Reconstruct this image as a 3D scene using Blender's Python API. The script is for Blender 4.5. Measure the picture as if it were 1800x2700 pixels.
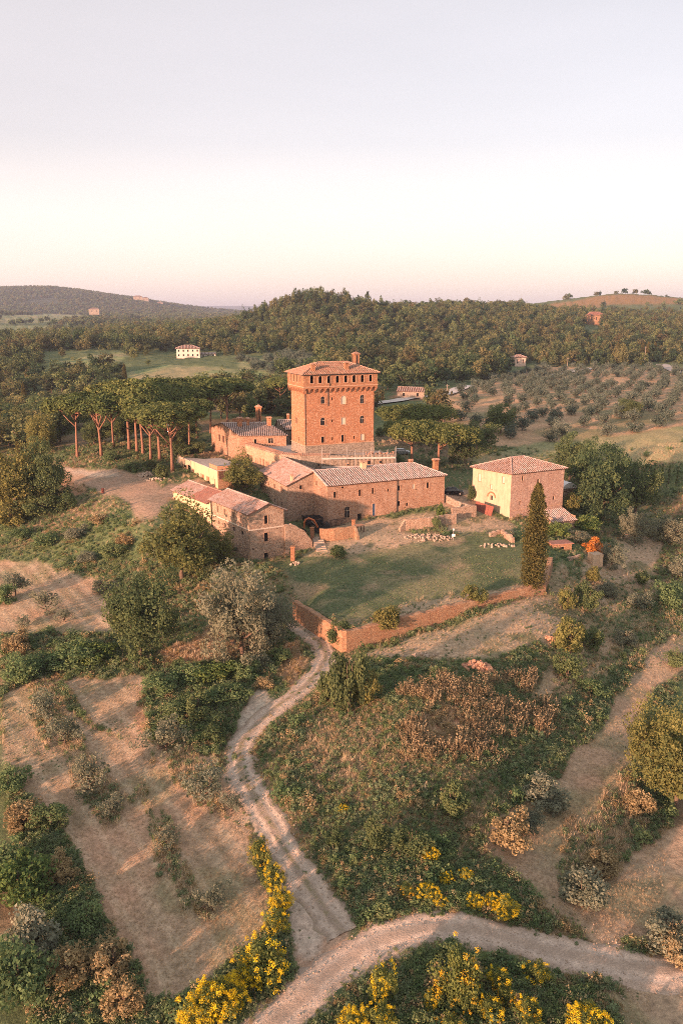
import bpy, math, random
import numpy as np
from mathutils import Vector

R = math.radians
scene = bpy.context.scene
for o in list(bpy.data.objects):
    bpy.data.objects.remove(o, do_unlink=True)

# ------------------------------------------------------------------ camera, sky, sun, exposure
CAMZ, PITCH, FPX = 60.0, R(13.9), 2100.0          # metres, radians, focal length in photo pixels (1800 x 2700)
cam_d = bpy.data.cameras.new('camera')
cam_d.sensor_fit = 'VERTICAL'; cam_d.sensor_height = 36.0; cam_d.lens = 28.0
cam_d.clip_start = 0.5; cam_d.clip_end = 60000
cam = bpy.data.objects.new('camera', cam_d)
scene.collection.objects.link(cam)
cam.location = (0, 0, CAMZ); cam.rotation_euler = (math.pi/2 - PITCH, 0, 0)
scene.camera = cam

SUN_DIR = Vector((-0.66, -0.75, 0.0)).normalized()   # horizontal direction towards the sun
SUN_EL = R(9.5)
HAZE = 0.00009
to_sun = Vector((SUN_DIR.x*math.cos(SUN_EL), SUN_DIR.y*math.cos(SUN_EL), math.sin(SUN_EL)))

world = bpy.data.worlds.new('World'); scene.world = world; world.use_nodes = True
wn, wl = world.node_tree.nodes, world.node_tree.links
wn.clear()
w_out = wn.new('ShaderNodeOutputWorld'); w_bg = wn.new('ShaderNodeBackground')
sky = wn.new('ShaderNodeTexSky'); sky.sky_type = 'NISHITA'; sky.sun_disc = False
sky.sun_elevation = SUN_EL; sky.sun_rotation = math.atan2(SUN_DIR.x, SUN_DIR.y)
sky.air_density = 1.0; sky.dust_density = 3.0; sky.ozone_density = 1.0; sky.altitude = 400
geo = wn.new('ShaderNodeTexCoord'); sep = wn.new('ShaderNodeSeparateXYZ')
wl.new(geo.outputs['Generated'], sep.inputs[0])
ramp = wn.new('ShaderNodeValToRGB')              # thin evening haze over the whole sky: cream low down, pale lilac above
cr = ramp.color_ramp
cr.elements[0].position = 0.0; cr.elements[0].color = (6.9, 5.3, 4.9, 1)
cr.elements[1].position = 1.0; cr.elements[1].color = (4.2, 3.95, 3.85, 1)
for p, c in ((0.05, (7.0, 5.5, 4.95)), (0.11, (6.5, 5.3, 4.85)), (0.19, (5.0, 4.25, 4.15)), (0.42, (4.2, 3.7, 3.5))):
    e = cr.elements.new(p); e.color = c + (1,)
wl.new(sep.outputs['Z'], ramp.inputs[0])
mixw = wn.new('ShaderNodeMix'); mixw.data_type = 'RGBA'; mixw.inputs[0].default_value = 0.60
veil = wn.new('ShaderNodeTexNoise'); vmap = wn.new('ShaderNodeMapping'); vmap.inputs['Scale'].default_value = (1.6, 1.6, 7.0)   # faint uneven veils in the haze
wl.new(geo.outputs['Generated'], vmap.inputs[0]); wl.new(vmap.outputs[0], veil.inputs['Vector']); veil.inputs['Scale'].default_value = 1.3; veil.inputs['Detail'].default_value = 5
vr = wn.new('ShaderNodeMapRange'); wl.new(veil.outputs['Fac'], vr.inputs[0]); vr.inputs[1].default_value = .3; vr.inputs[2].default_value = .7; vr.inputs[3].default_value = .95; vr.inputs[4].default_value = 1.05
vm = wn.new('ShaderNodeVectorMath'); vm.operation = 'SCALE'; wl.new(ramp.outputs[0], vm.inputs[0]); wl.new(vr.outputs[0], vm.inputs['Scale'])
wl.new(sky.outputs[0], mixw.inputs[6]); wl.new(vm.outputs[0], mixw.inputs[7])
wl.new(mixw.outputs[2], w_bg.inputs[0]); w_bg.inputs[1].default_value = 0.10
wl.new(w_bg.outputs[0], w_out.inputs[0])

sun_d = bpy.data.lights.new('sun', 'SUN'); sun_d.energy = 5.0; sun_d.angle = R(1.6); sun_d.color = (1.0, 0.53, 0.36)
sun = bpy.data.objects.new('sun', sun_d); scene.collection.objects.link(sun)
sun.location = (-80, -90, 120)
sun.rotation_euler = to_sun.to_track_quat('Z', 'Y').to_euler()

vs = scene.view_settings
vs.view_transform = 'Standard'; vs.look = 'None'; vs.gamma = 1.0; vs.exposure = 1.28; vs.use_curve_mapping = False
scene.render.engine = 'CYCLES'
cy = scene.cycles
cy.max_bounces = 8; cy.diffuse_bounces = 6; cy.transmission_bounces = 4; cy.volume_bounces = 1; cy.transparent_max_bounces = 6
cy.use_denoising = False; cy.pixel_filter_type = 'BLACKMAN_HARRIS'; cy.filter_width = 0.9
cy.use_adaptive_sampling = True; cy.adaptive_threshold = 0.01

# ------------------------------------------------------------------ photo pixels to places
CP, SP = math.cos(PITCH), math.sin(PITCH)
def ray(px, py):
    xc = (px - 900.0)/FPX; yc = (1350.0 - py)/FPX
    dy = CP + yc*SP
    return xc/dy, (-SP + yc*CP)/dy                 # dX/dY, dZ/dY
def at(px, py, Y):
    a, b = ray(px, py); return np.array((a*Y, Y, CAMZ + b*Y))
def atz(px, py, z):
    a, b = ray(px, py); Y = (z - CAMZ)/b; return np.array((a*Y, Y, z))

# ------------------------------------------------------------------ noise
def _h(ix, iy, s):
    n = (ix.astype(np.int64)*374761393 + iy.astype(np.int64)*668265263 + s*2147483647) & 0xffffffff
    n = ((n ^ (n >> 13))*1274126177) & 0xffffffff
    n = (n ^ (n >> 16)) & 0xffffffff
    return n/4294967295.0
def vnoise(x, y, s=0):
    x = np.asarray(x, float); y = np.asarray(y, float)
    ix, iy = np.floor(x), np.floor(y); fx, fy = x-ix, y-iy
    fx = fx*fx*(3-2*fx); fy = fy*fy*(3-2*fy)
    a, b, c, d = _h(ix, iy, s), _h(ix+1, iy, s), _h(ix, iy+1, s), _h(ix+1, iy+1, s)
    return (a*(1-fx)+b*fx)*(1-fy) + (c*(1-fx)+d*fx)*fy
def fbm(x, y, s=0, o=4):
    t, amp, n = 0.0, 0.5, 0.0
    for i in range(o):
        t = t + amp*vnoise(np.asarray(x)*2**i, np.asarray(y)*2**i, s+i*17); n += amp; amp *= 0.5
    return t/n                                      # 0..1
def sstep(a, b, x):
    t = np.clip((x-a)/(b-a), 0, 1); return t*t*(3-2*t)

# ------------------------------------------------------------------ terrain heights
ctrl = []                                          # (X, Y, z)
def cz(lst):
    for px, py, z in lst: ctrl.append(tuple(atz(px, py, z)))
def cy_(lst):
    for px, py, Y in lst: ctrl.append(tuple(at(px, py, Y)))
def cw(lst):
    for px, Y, z in lst: ctrl.append(((px-900)/FPX*Y, Y, z))
cz([(100,2650,3),(500,2650,3.5),(900,2650,3.6),(1300,2650,3),(1750,2650,2.5),(-600,2600,3),(2400,2600,1),
    (60,2300,3.2),(450,2300,3.6),(800,2300,4),(1200,2350,4),(1650,2300,1.8),
    (60,2000,3.8),(400,2000,4.2),(640,2000,4.6),(900,2050,6),(1150,2000,6.5),(1400,2100,3),(1700,2050,1.6),
    (60,1800,4.6),(350,1800,5.4),(640,1850,5.2),(900,1850,6.8),(1150,1800,8),(1400,1800,5.5),(1650,1800,2.2),(1780,1750,2),
    (1000,1760,7.0),(1250,1670,8.0),(1450,1650,7),(1600,1650,3.6),(1750,1600,2.4),
    (930,1735,6.5),(1430,1570,8.0),(1180,1655,7.4),(850,1720,6.3),(720,1850,5.5),(800,1650,6.5),(770,1590,7.4),
    (60,1650,6.4),(250,1650,6.8),(450,1735,6.0),(550,1660,7.2),(100,1560,7.2),(300,1500,9),(500,1510,9.6),(640,1492,9.9),
    (60,1480,8),(150,1400,11.8),(280,1340,16.3),(380,1390,15.6),(100,1330,13.5),(350,1260,17.4),(250,1245,17.5),(480,1300,17.2),
    (60,1240,15),(450,1450,12.5),(780,1478,10.6),(1000,1440,12.0),(900,1405,12.8),(1100,1392,12.8),(1000,1390,12.9),(1170,1372,13.4),(1250,1400,12.4),(700,1520,10.0),
    (800,1405,11.2),(1347,1372,12.2),(1250,1330,14.5),(1480,1350,11.8),(1200,1300,16),(1400,1420,11.4),(1500,1430,10.2),
    (1480,1500,8.6),(1550,1450,8.6),(1600,1400,7.6),(1700,1400,6),(1750,1310,8),(1790,1500,2.2),(1650,1520,4.5),
    (240,1200,19),(380,1190,19.5),(480,1150,20),(100,1180,16),(1060,1195,19.5)])
cw([(0,20,4),(-1000,20,3),(2800,20,2),(-1500,60,2),(3300,60,-2),(-1800,150,4),(3600,150,-4),(-1500,300,10),(3300,300,6),
    (-800,110,4),(2500,110,-1),
    (870,232,22),(1060,252,20),(560,255,20),(1290,212,16.5),(1560,215,9),(1750,230,6.5),
    (150,380,13),(-50,330,12),(300,400,19),(0,460,14),(450,330,21),(800,330,19),(1050,320,19)])
cy_([(480,985,470),(650,990,450),(700,930,620),(500,945,600),(250,950,560),(330,925,640),(850,945,560),
     (150,905,900),(300,888,1100),(450,872,1250),(600,874,880),(560,876,1000),(350,872,1400),(690,850,880),(690,846,950),(640,866,950),(100,850,1700),(100,832,2300),(60,866,1450),(300,838,2500),(450,850,2300),(600,858,1600),
     (0,764,4000),(150,761,4000),(298,783,4000),(390,794,4000),(459,814,4000),(551,828,3900),(640,838,3800),
     (827,790,950),(735,820,900),(873,800,950),(953,818,950),(643,872,850),(1010,832,1020),(1068,829,1100),(1148,818,1150),(1263,816,1200),(1366,827,1250),
     (1527,786,1800),(1630,774,1800),(1791,786,1800),(1440,806,1700),(1600,835,1300),(1800,838,1300),
     (1000,962,550),(1200,977,560),(1450,972,600),(1750,962,620),(1100,900,750),(1400,880,850),(1700,880,900),(700,900,720),(500,892,800),(900,880,740),
     (1300,1130,290),(1500,1130,290),(1750,1110,300),(1500,1030,430),(1250,1050,380),(1750,1030,430),(1650,1200,255),(1780,1250,235),
     (480,810,16000),(600,806,16000),(700,808,16000)])
cw([(100,3000,62),(400,2900,55),(-300,4000,150),(900,1500,55),(1250,1600,58),(1630,2600,60),(1630,4000,70),(300,8000,90),(900,8000,60),
    (0,8000,90),(700,3000,52),(900,3000,52),(1200,16000,120),(0,16000,120),(1800,16000,100),(-600,16000,100),(2400,16000,100),(300,26000,60),(900,26000,60),(1500,26000,60),
    (-900,700,18),(-900,1800,50),(2700,700,25),(2700,1800,70),(-900,5000,120),(2700,6000,80),(-1500,900,20),(3300,900,20)])
C = np.array(ctrl)
def _tc(X, Y):
    Yc = np.maximum(Y, 12.0); return np.clip(X/Yc, -1.7, 1.7), np.log(Yc)
CU, CV = _tc(C[:,0], C[:,1]); CW = C[:,2]/(C[:,1]+200)
def _phi(r2): return 0.5*r2*np.log(r2+1e-12)
def _tps_fit(u, v, w, lam):
    n = len(u); K = _phi((u[:,None]-u)**2 + (v[:,None]-v)**2) + lam*np.eye(n)
    P = np.stack([np.ones(n), u, v], 1); A = np.zeros((n+3, n+3)); A[:n,:n] = K; A[:n,n:] = P; A[n:,:n] = P.T
    return np.linalg.solve(A, np.concatenate([w, np.zeros(3)]))
SOL = _tps_fit(CU, CV, CW, 2e-4)
def h_base(X, Y):
    X = np.atleast_1d(np.asarray(X, float)).ravel(); Y = np.atleast_1d(np.asarray(Y, float)).ravel()
    out = np.empty(len(X)); n = len(CU)
    for i in range(0, len(X), 60000):
        u, v = _tc(X[i:i+60000], Y[i:i+60000])
        k = _phi((u[:,None]-CU)**2 + (v[:,None]-CV)**2)
        out[i:i+60000] = (k@SOL[:n] + SOL[n] + SOL[n+1]*u + SOL[n+2]*v)*(Y[i:i+60000]+200)
    nb = fbm(X*0.11, Y*0.11, 3, 4)-0.5; amp = 1.1*sstep(30, 60, Y) + 3.5*sstep(300, 900, Y)
    out += nb*amp*(1-0.75*((Y > 150) & (Y < 235) & (np.abs(X) < 60)))
    return out
# lawn terrace held by the retaining wall: a plane-ish sheet behind two wall lines
lawn_c = np.array([atz(*p) for p in [(950,1650,9.8),(1400,1540,10.0),(800,1560,10.2),(780,1470,11),(1000,1440,12.2),(1200,1450,11.3),(1250,1400,12.4),
                                     (900,1405,12.8),(1100,1392,12.8),(1380,1460,10.9),(1100,1550,10.2),(900,1650,9.8)]])
_lx, _ly = lawn_c[:,0].mean(), lawn_c[:,1].mean()
_La = np.stack([np.ones(len(lawn_c)), lawn_c[:,0]-_lx, lawn_c[:,1]-_ly, (lawn_c[:,1]-_ly)**2, (lawn_c[:,0]-_lx)*(lawn_c[:,1]-_ly)], 1)
_Ls = np.linalg.lstsq(_La, lawn_c[:,2], rcond=None)[0]
def h_lawn(X, Y):
    a, b = X-_lx, Y-_ly; return _Ls[0]+_Ls[1]*a+_Ls[2]*b+_Ls[3]*b*b+_Ls[4]*a*b + (fbm(X*.2, Y*.2, 8)-.5)*.35
W_L = atz(778, 1583, 10.1)[:2]; W_C = atz(908, 1668, 9.8)[:2]; W_R = atz(1432, 1541, 10.0)[:2]; W_B = atz(1450, 1478, 10.4)[:2]
LAWN_POLY = np.array([W_L, W_C, W_R, W_B, atz(1420,1430,11.2)[:2], atz(1260,1395,12.4)[:2], atz(1000,1400,13.2)[:2], atz(860,1400,12.5)[:2], atz(780,1470,11)[:2]])
def in_poly(P, X, Y):
    ins = np.zeros(len(X), bool); n = len(P)
    for i in range(n):
        x0, y0 = P[i]; x1, y1 = P[(i+1) % n]
        c = (y0 > Y) != (y1 > Y)
        ins ^= c & (X < (x1-x0)*(Y-y0)/((y1-y0) if y1 != y0 else 1e-9) + x0)
    return ins
def seg_d(X, Y, A, B):
    dx, dy = B[0]-A[0], B[1]-A[1]; t = np.clip(((X-A[0])*dx+(Y-A[1])*dy)/(dx*dx+dy*dy+1e-12), 0, 1)
    return np.hypot(X-A[0]-t*dx, Y-A[1]-t*dy)
def poly_sd(P, X, Y):                              # signed distance, positive inside
    d = np.full(len(X), 1e9)
    for i in range(len(P)): d = np.minimum(d, seg_d(X, Y, P[i], P[(i+1) % len(P)]))
    return np.where(in_poly(P, X, Y), d, -d)
PADS = []                                          # (polygon, z, falloff) levelled ground under buildings
def ground(X, Y):
    X = np.atleast_1d(np.asarray(X, float)).ravel(); Y = np.atleast_1d(np.asarray(Y, float)).ravel()
    z = h_base(X, Y)
    m = (Y > 100) & (Y < 200) & (np.abs(X) < 70)
    if m.any():
        x, y = X[m], Y[m]
        d = np.minimum(np.minimum(seg_d(x, y, W_L, W_C), seg_d(x, y, W_C, W_R)), seg_d(x, y, W_R, W_B))
        back = seg_d(x, y, LAWN_POLY[4], LAWN_POLY[5])
        for i in range(5, len(LAWN_POLY)): back = np.minimum(back, seg_d(x, y, LAWN_POLY[i], LAWN_POLY[(i+1) % len(LAWN_POLY)]))
        S = np.where(in_poly(LAWN_POLY, x, y), sstep(0.0, 0.7, d)*sstep(0, 7, back), 0)
        zz = z[m]; z[m] = zz*(1-S) + h_lawn(x, y)*S
    for P, pz, fo in PADS:
        bx = (X > P[:,0].min()-fo) & (X < P[:,0].max()+fo) & (Y > P[:,1].min()-fo) & (Y < P[:,1].max()+fo)
        if bx.any():
            s = sstep(-fo, 0.3, poly_sd(P, X[bx], Y[bx])); z[bx] = z[bx]*(1-s) + pz*s
    return z
def gz(x, y): return float(ground([x], [y])[0])
_YS = np.concatenate([np.arange(25, 320, 0.5), np.geomspace(320, 20000, 900)])
def gpt(px, py):
    a, b = ray(px, py); g = ground(a*_YS, _YS); d = CAMZ + b*_YS - g
    k = np.argmax(d < 0)
    if not (d < 0).any(): k = len(_YS)-1
    k = max(k, 1); t = d[k-1]/(d[k-1]-d[k]+1e-9); Y = _YS[k-1] + (_YS[k]-_YS[k-1])*min(max(t, 0), 1)
    return np.array((a*Y, Y, gz(a*Y, Y)))

# ------------------------------------------------------------------ mesh and object helpers
COL = scene.collection
class MB:
    def __init__(s): s.v = []; s.f = []
    def add(s, verts, faces):
        n = len(s.v); s.v += [tuple(map(float, p)) for p in verts]; s.f += [tuple(i+n for i in f) for f in faces]; return s
    def box(s, x0, x1, y0, y1, z0, z1):
        return s.add([(x0,y0,z0),(x1,y0,z0),(x1,y1,z0),(x0,y1,z0),(x0,y0,z1),(x1,y0,z1),(x1,y1,z1),(x0,y1,z1)],
                     [(0,3,2,1),(4,5,6,7),(0,1,5,4),(1,2,6,5),(2,3,7,6),(3,0,4,7)])
    def obox(s, c, ax, ay, az, hx, hy, hz):         # oriented box
        c = np.array(c, float); ax, ay, az = [np.array(a, float) for a in (ax, ay, az)]
        p = [c+sx*hx*ax+sy*hy*ay+sz*hz*az for sz in (-1,1) for sx, sy in ((-1,-1),(1,-1),(1,1),(-1,1))]
        return s.add(p, [(0,3,2,1),(4,5,6,7),(0,1,5,4),(1,2,6,5),(2,3,7,6),(3,0,4,7)])
    def tube(s, pts, rad, n=6, cap=True):
        pts = [np.array(p, float) for p in pts]; m = len(pts); vs_, fs = [], []
        for i, p in enumerate(pts):
            d = pts[min(i+1, m-1)] - pts[max(i-1, 0)]; d /= (np.linalg.norm(d)+1e-9)
            a = np.cross(d, (0,0,1) if abs(d[2]) < .9 else (1,0,0)); a /= np.linalg.norm(a); b = np.cross(d, a)
            r = rad[i] if hasattr(rad, '__len__') else rad
            vs_ += [p + r*(math.cos(2*math.pi*k/n)*a + math.sin(2*math.pi*k/n)*b) for k in range(n)]
        for i in range(m-1):
            fs += [(i*n+k, i*n+(k+1) % n, (i+1)*n+(k+1) % n, (i+1)*n+k) for k in range(n)]
        if cap: fs += [tuple(range(n))[::-1], tuple((m-1)*n+k for k in range(n))]
        return s.add(vs_, fs)
    def mesh(s, name, mat=None, smooth=False):
        me = bpy.data.meshes.new(name); me.from_pydata(s.v, [], s.f); me.update()
        if mat: me.materials.append(mat)
        if smooth: me.polygons.foreach_set('use_smooth', [True]*len(me.polygons))
        return me
    def build(s, name, mat, parent=None, smooth=False, loc=None):
        return obj(name, s.mesh(name, mat, smooth), parent, loc)
def obj(name, data, parent=None, loc=None):
    o = bpy.data.objects.new(name, data); COL.objects.link(o)
    if parent: o.parent = parent
    if loc is not None: o.location = tuple(map(float, loc))
    return o
def tag(o, label=None, cat=None, group=None, kind=None):
    if label: o['label'] = label
    if cat: o['category'] = cat
    if group: o['group'] = group
    if kind: o['kind'] = kind
    return o
def empty(name, loc, label=None, cat=None, group=None, rz=0):
    o = obj(name, None, None, loc); o.rotation_euler.z = rz; o.empty_display_size = 0.5
    return tag(o, label, cat, group)
def np_mesh(name, V, F, mat, tint=None, smooth=False):
    """V (n,3), F (m,k) same-size polygons"""
    me = bpy.data.meshes.new(name); m, k = F.shape
    me.vertices.add(len(V)); me.vertices.foreach_set('co', np.asarray(V, np.float32).ravel())
    me.loops.add(m*k); me.loops.foreach_set('vertex_index', F.astype(np.int32).ravel())
    me.polygons.add(m); me.polygons.foreach_set('loop_start', np.arange(0, m*k, k, dtype=np.int32))
    me.update(calc_edges=True); me.validate()
    if tint is not None:
        a = me.attributes.new('tint', 'FLOAT', 'FACE'); a.data.foreach_set('value', np.asarray(tint, np.float32))
    if smooth: me.polygons.foreach_set('use_smooth', np.ones(m, bool))
    if mat: me.materials.append(mat)
    return me

# ------------------------------------------------------------------ materials
class NT:
    def __init__(s, name):
        s.m = bpy.data.materials.new(name); s.m.use_nodes = True; s.t = s.m.node_tree; s.t.nodes.clear()
        s.out = s.n('ShaderNodeOutputMaterial')
    def n(s, typ, **kw):
        nd = s.t.nodes.new(typ)
        for k, v in kw.items(): setattr(nd, k, v)
        return nd
    def l(s, a, b): s.t.links.new(a, b)
    def put(s, sock, v):
        if isinstance(v, bpy.types.NodeSocket): s.l(v, sock)
        elif isinstance(v, (tuple, list)) and len(v) == 3 and sock.type == 'RGBA': sock.default_value = tuple(v)+(1,)
        else: sock.default_value = v
    def mix(s, f, a, b, blend='MIX'):
        nd = s.n('ShaderNodeMix', data_type='RGBA', blend_type=blend); s.put(nd.inputs[0], f); s.put(nd.inputs[6], a); s.put(nd.inputs[7], b); return nd.outputs[2]
    def math(s, op, a, b=0.0, c=0.0, clamp=False):
        nd = s.n('ShaderNodeMath', operation=op, use_clamp=clamp); s.put(nd.inputs[0], a); s.put(nd.inputs[1], b); s.put(nd.inputs[2], c); return nd.outputs[0]
    def noise(s, vec, scale, detail=4, rough=.55, dist=0):
        nd = s.n('ShaderNodeTexNoise'); s.l(vec, nd.inputs['Vector']); nd.inputs['Scale'].default_value = scale
        nd.inputs['Detail'].default_value = detail; nd.inputs['Roughness'].default_value = rough; nd.inputs['Distortion'].default_value = dist; return nd.outputs['Fac']
    def ramp(s, f, stops):
        nd = s.n('ShaderNodeValToRGB'); s.l(f, nd.inputs[0]); e = nd.color_ramp.elements
        e[0].position, e[1].position = stops[0][0], stops[-1][0]
        for i, (p, c) in enumerate(stops):
            el = e[0] if i == 0 else (e[-1] if i == len(stops)-1 else e.new(p)); el.color = tuple(c)+(1,)
        return nd.outputs[0]
    def mapr(s, f, a, b, c=0.0, d=1.0):
        nd = s.n('ShaderNodeMapRange'); s.l(f, nd.inputs[0])
        for i, v in zip((1,2,3,4), (a,b,c,d)): nd.inputs[i].default_value = v
        return nd.outputs[0]
    def coord(s, sc=(1,1,1), which='Object'):
        tc = s.n('ShaderNodeTexCoord'); mp = s.n('ShaderNodeMapping'); s.l(tc.outputs[which], mp.inputs[0]); mp.inputs['Scale'].default_value = sc; return mp.outputs[0]
    def bsdf(s, col, rough=.85, bump=None, bs=.4, bd=.05, metal=0.0, spec=.3):
        b = s.n('ShaderNodeBsdfPrincipled'); s.put(b.inputs['Base Color'], col); s.put(b.inputs['Roughness'], rough); b.inputs['Metallic'].default_value = metal
        b.inputs['Specular IOR Level'].default_value = spec
        if bump is not None:
            bp = s.n('ShaderNodeBump'); bp.inputs['Strength'].default_value = bs; bp.inputs['Distance'].default_value = bd
            s.l(bump, bp.inputs['Height']); s.l(bp.outputs[0], b.inputs['Normal'])
        s.l(b.outputs[0], s.out.inputs[0]); return s.m

def mat_stone(name, cols, mortar, scale=2.3, zs=1.7, stain=(.55,.47,.38), stain_amt=.35, mort_w=.045):
    t = NT(name); c = t.coord((1,1,zs))
    vo = t.n('ShaderNodeTexVoronoi'); t.l(c, vo.inputs['Vector']); vo.inputs['Scale'].default_value = scale
    ve = t.n('ShaderNodeTexVoronoi', feature='DISTANCE_TO_EDGE'); t.l(c, ve.inputs['Vector']); ve.inputs['Scale'].default_value = scale
    sp = t.n('ShaderNodeSeparateColor'); t.l(vo.outputs['Color'], sp.inputs[0])
    n = len(cols); base = t.ramp(sp.outputs[0], [(i/(n-1), k) for i, k in enumerate(cols)])
    mo = t.mapr(ve.outputs['Distance'], mort_w*.4, mort_w*1.6, 1, 0)
    big = t.noise(t.coord((1,1,.7)), .22, 5, .6, .6)
    base = t.mix(t.mapr(big, .45, .7, 0, stain_amt), base, stain, 'MIX')
    fine = t.noise(t.coord(), 9, 3, .7)
    base = t.mix(.55, base, t.mix(t.mapr(fine, .3, .7), (.45,.45,.45), (1.0,1.0,1.0)), 'MULTIPLY')
    col = t.mix(mo, base, mortar)
    patch = t.noise(t.coord((.8,.8,1.6)), .55, 6, .65, 1.2)              # big paler or browner blotches of old repairs
    col = t.mix(t.mapr(patch, .56, .66, 0, .38), col, mortar)
    strk = t.noise(t.coord((1.6,1.6,.16)), 1.0, 5, .65); col = t.mix(t.mapr(strk, .54, .72, 0, .42), col, tuple(x*.42 for x in mortar))     # damp streaks
    rep = t.noise(t.coord((.5,.5,.9)), .9, 3, .5); col = t.mix(t.mapr(rep, .62, .68, 0, .45), col, tuple(min(1, x*1.25) for x in mortar))
    hgt = t.math('ADD', t.math('MULTIPLY', t.mapr(ve.outputs['Distance'], 0, .12), 1.0), t.math('MULTIPLY', fine, .5))
    return t.bsdf(col, .92, hgt, .8, .06)
def mat_plaster(name, a, b, c, scale=.35):
    t = NT(name); n1 = t.noise(t.coord((1,1,.45)), scale, 7, .62, .8); n2 = t.noise(t.coord(), 5, 5, .7); st = t.noise(t.coord((2.2,2.2,.18)), 1.0, 4, .6)
    col = t.ramp(n1, [(.3, a), (.52, b), (.7, c)])
    col = t.mix(t.mapr(st, .5, .75, 0, .4), col, tuple(x*.6 for x in c))
    col = t.mix(.35, col, t.mix(n2, (.35,.35,.35), (1,1,1)), 'MULTIPLY')
    return t.bsdf(col, .9, n2, .4, .03)
def mat_tile(name, cols, lich=(.46,.40,.36), la=.5):
    t = NT(name); c = t.coord((1,1,1))
    vo = t.n('ShaderNodeTexVoronoi'); t.l(c, vo.inputs['Vector']); vo.inputs['Scale'].default_value = 2.6
    sp = t.n('ShaderNodeSeparateColor'); t.l(vo.outputs['Color'], sp.inputs[0])
    n = len(cols); base = t.ramp(sp.outputs[0], [(i/(n-1), k) for i, k in enumerate(cols)])
    big = t.noise(c, .5, 6, .68, .4); base = t.mix(t.mapr(big, .42, .66, 0, la), base, lich)
    dk = t.noise(c, 1.7, 5, .7, .3); base = t.mix(t.mapr(dk, .52, .66, 0, .6), base, (.20,.145,.115))
    fn = t.noise(c, 14, 3, .7); base = t.mix(.6, base, t.mix(t.mapr(fn,.3,.7), (.35,.35,.35), (1,1,1)), 'MULTIPLY')
    return t.bsdf(base, .88, fn, .35, .03)
def mat_plain(name, col, rough=.7, var=.25, scale=3.0, metal=0.0, spec=.4):
    t = NT(name); n = t.noise(t.coord(), scale, 5, .6)
    return t.bsdf(t.mix(t.mapr(n, .3, .7), tuple(x*(1-var) for x in col), tuple(min(1, x*(1+var)) for x in col)), rough, n, .25, .02, metal, spec)
LEAF_LIGHT = 1.18
def mat_leaf(name, dark, mid, light, trans=.28, warm=None, warm_amt=.3, vary=.35):
    t = NT(name); at_ = t.n('ShaderNodeAttribute', attribute_name='tint'); oi = t.n('ShaderNodeObjectInfo')
    f = t.math('ADD', at_.outputs['Fac'], t.math('MULTIPLY', t.math('SUBTRACT', oi.outputs['Random'], .5), vary), clamp=True)
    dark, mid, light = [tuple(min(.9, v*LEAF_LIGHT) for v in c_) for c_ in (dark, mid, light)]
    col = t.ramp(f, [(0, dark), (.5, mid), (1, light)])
    if warm:
        rr = t.math('FRACT', t.math('MULTIPLY', oi.outputs['Random'], 7.31)); col = t.mix(t.math('MULTIPLY', t.math('POWER', rr, 1.6), warm_amt), col, warm)
    d = t.n('ShaderNodeBsdfDiffuse'); t.put(d.inputs[0], col); tr = t.n('ShaderNodeBsdfTranslucent'); t.put(tr.inputs[0], t.mix(.5, col, light))
    mx = t.n('ShaderNodeMixShader'); mx.inputs[0].default_value = trans; t.l(d.outputs[0], mx.inputs[1]); t.l(tr.outputs[0], mx.inputs[2]); t.l(mx.outputs[0], t.out.inputs[0])
    return t.m
M = {}
M['stone_warm'] = mat_stone('stone_warm', [(.24,.13,.08),(.37,.19,.115),(.42,.25,.165),(.49,.34,.245),(.40,.19,.11)], (.43,.27,.185), 2.9)
M['stone_tower'] = mat_stone('stone_tower', [(.32,.145,.075),(.42,.185,.095),(.46,.22,.12),(.56,.36,.235),(.43,.17,.085),(.40,.19,.10)], (.46,.225,.125), 2.6, 1.7, (.48,.23,.125), .35)
M['stone_grey'] = mat_stone('stone_grey', [(.13,.10,.075),(.26,.20,.15),(.36,.29,.22),(.42,.35,.28)], (.34,.28,.22), 2.9)
M['stone_farm'] = mat_stone('stone_farm', [(.20,.13,.09),(.34,.225,.155),(.42,.29,.205),(.49,.37,.28),(.38,.205,.13)], (.45,.33,.24), 2.8)
M['brick'] = mat_stone('brick', [(.30,.115,.055),(.42,.17,.08),(.50,.23,.115),(.36,.14,.07)], (.42,.27,.17), 3.2, 2.6, (.42,.25,.15), .3, .03)
M['wall_brick'] = mat_stone('wall_brick', [(.26,.12,.065),(.40,.19,.10),(.48,.27,.15),(.34,.2,.12)], (.40,.28,.18), 2.8, 2.2, (.36,.28,.19), .4, .03)
M['plaster_cream'] = mat_plaster('plaster_cream', (.62,.45,.28), (.68,.50,.32), (.52,.36,.22))
M['plaster_pink'] = mat_stone('plaster_pink', [(.44,.27,.17),(.54,.34,.22),(.60,.42,.30)], (.55,.36,.24), 2.6, 1.6, (.62,.44,.31), .7, .04)
M['plaster_ruin'] = mat_plaster('plaster_ruin', (.46,.32,.21), (.58,.43,.30), (.36,.26,.18), .6)
M['plaster_white'] = mat_plain('plaster_white', (.62,.55,.47), .9, .12)
M['tile'] = mat_tile('tile', [(.38,.22,.165),(.47,.30,.24),(.56,.42,.36),(.42,.235,.17),(.52,.39,.34)], (.60,.53,.50), .5)
M['tile_grey'] = mat_tile('tile_grey', [(.42,.30,.25),(.52,.41,.36),(.60,.50,.46),(.46,.32,.26)], (.64,.58,.56), .6)
M['tile_red'] = mat_tile('tile_red', [(.36,.15,.11),(.42,.19,.14),(.47,.24,.18),(.32,.135,.10)], (.44,.30,.25), .35)
M['tile_orange'] = mat_tile('tile_orange', [(.42,.20,.12),(.50,.26,.165),(.56,.34,.24),(.46,.23,.14)], (.54,.40,.32), .4)
M['wood'] = mat_plain('wood', (.085,.042,.028), .75, .35, 4)
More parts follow.
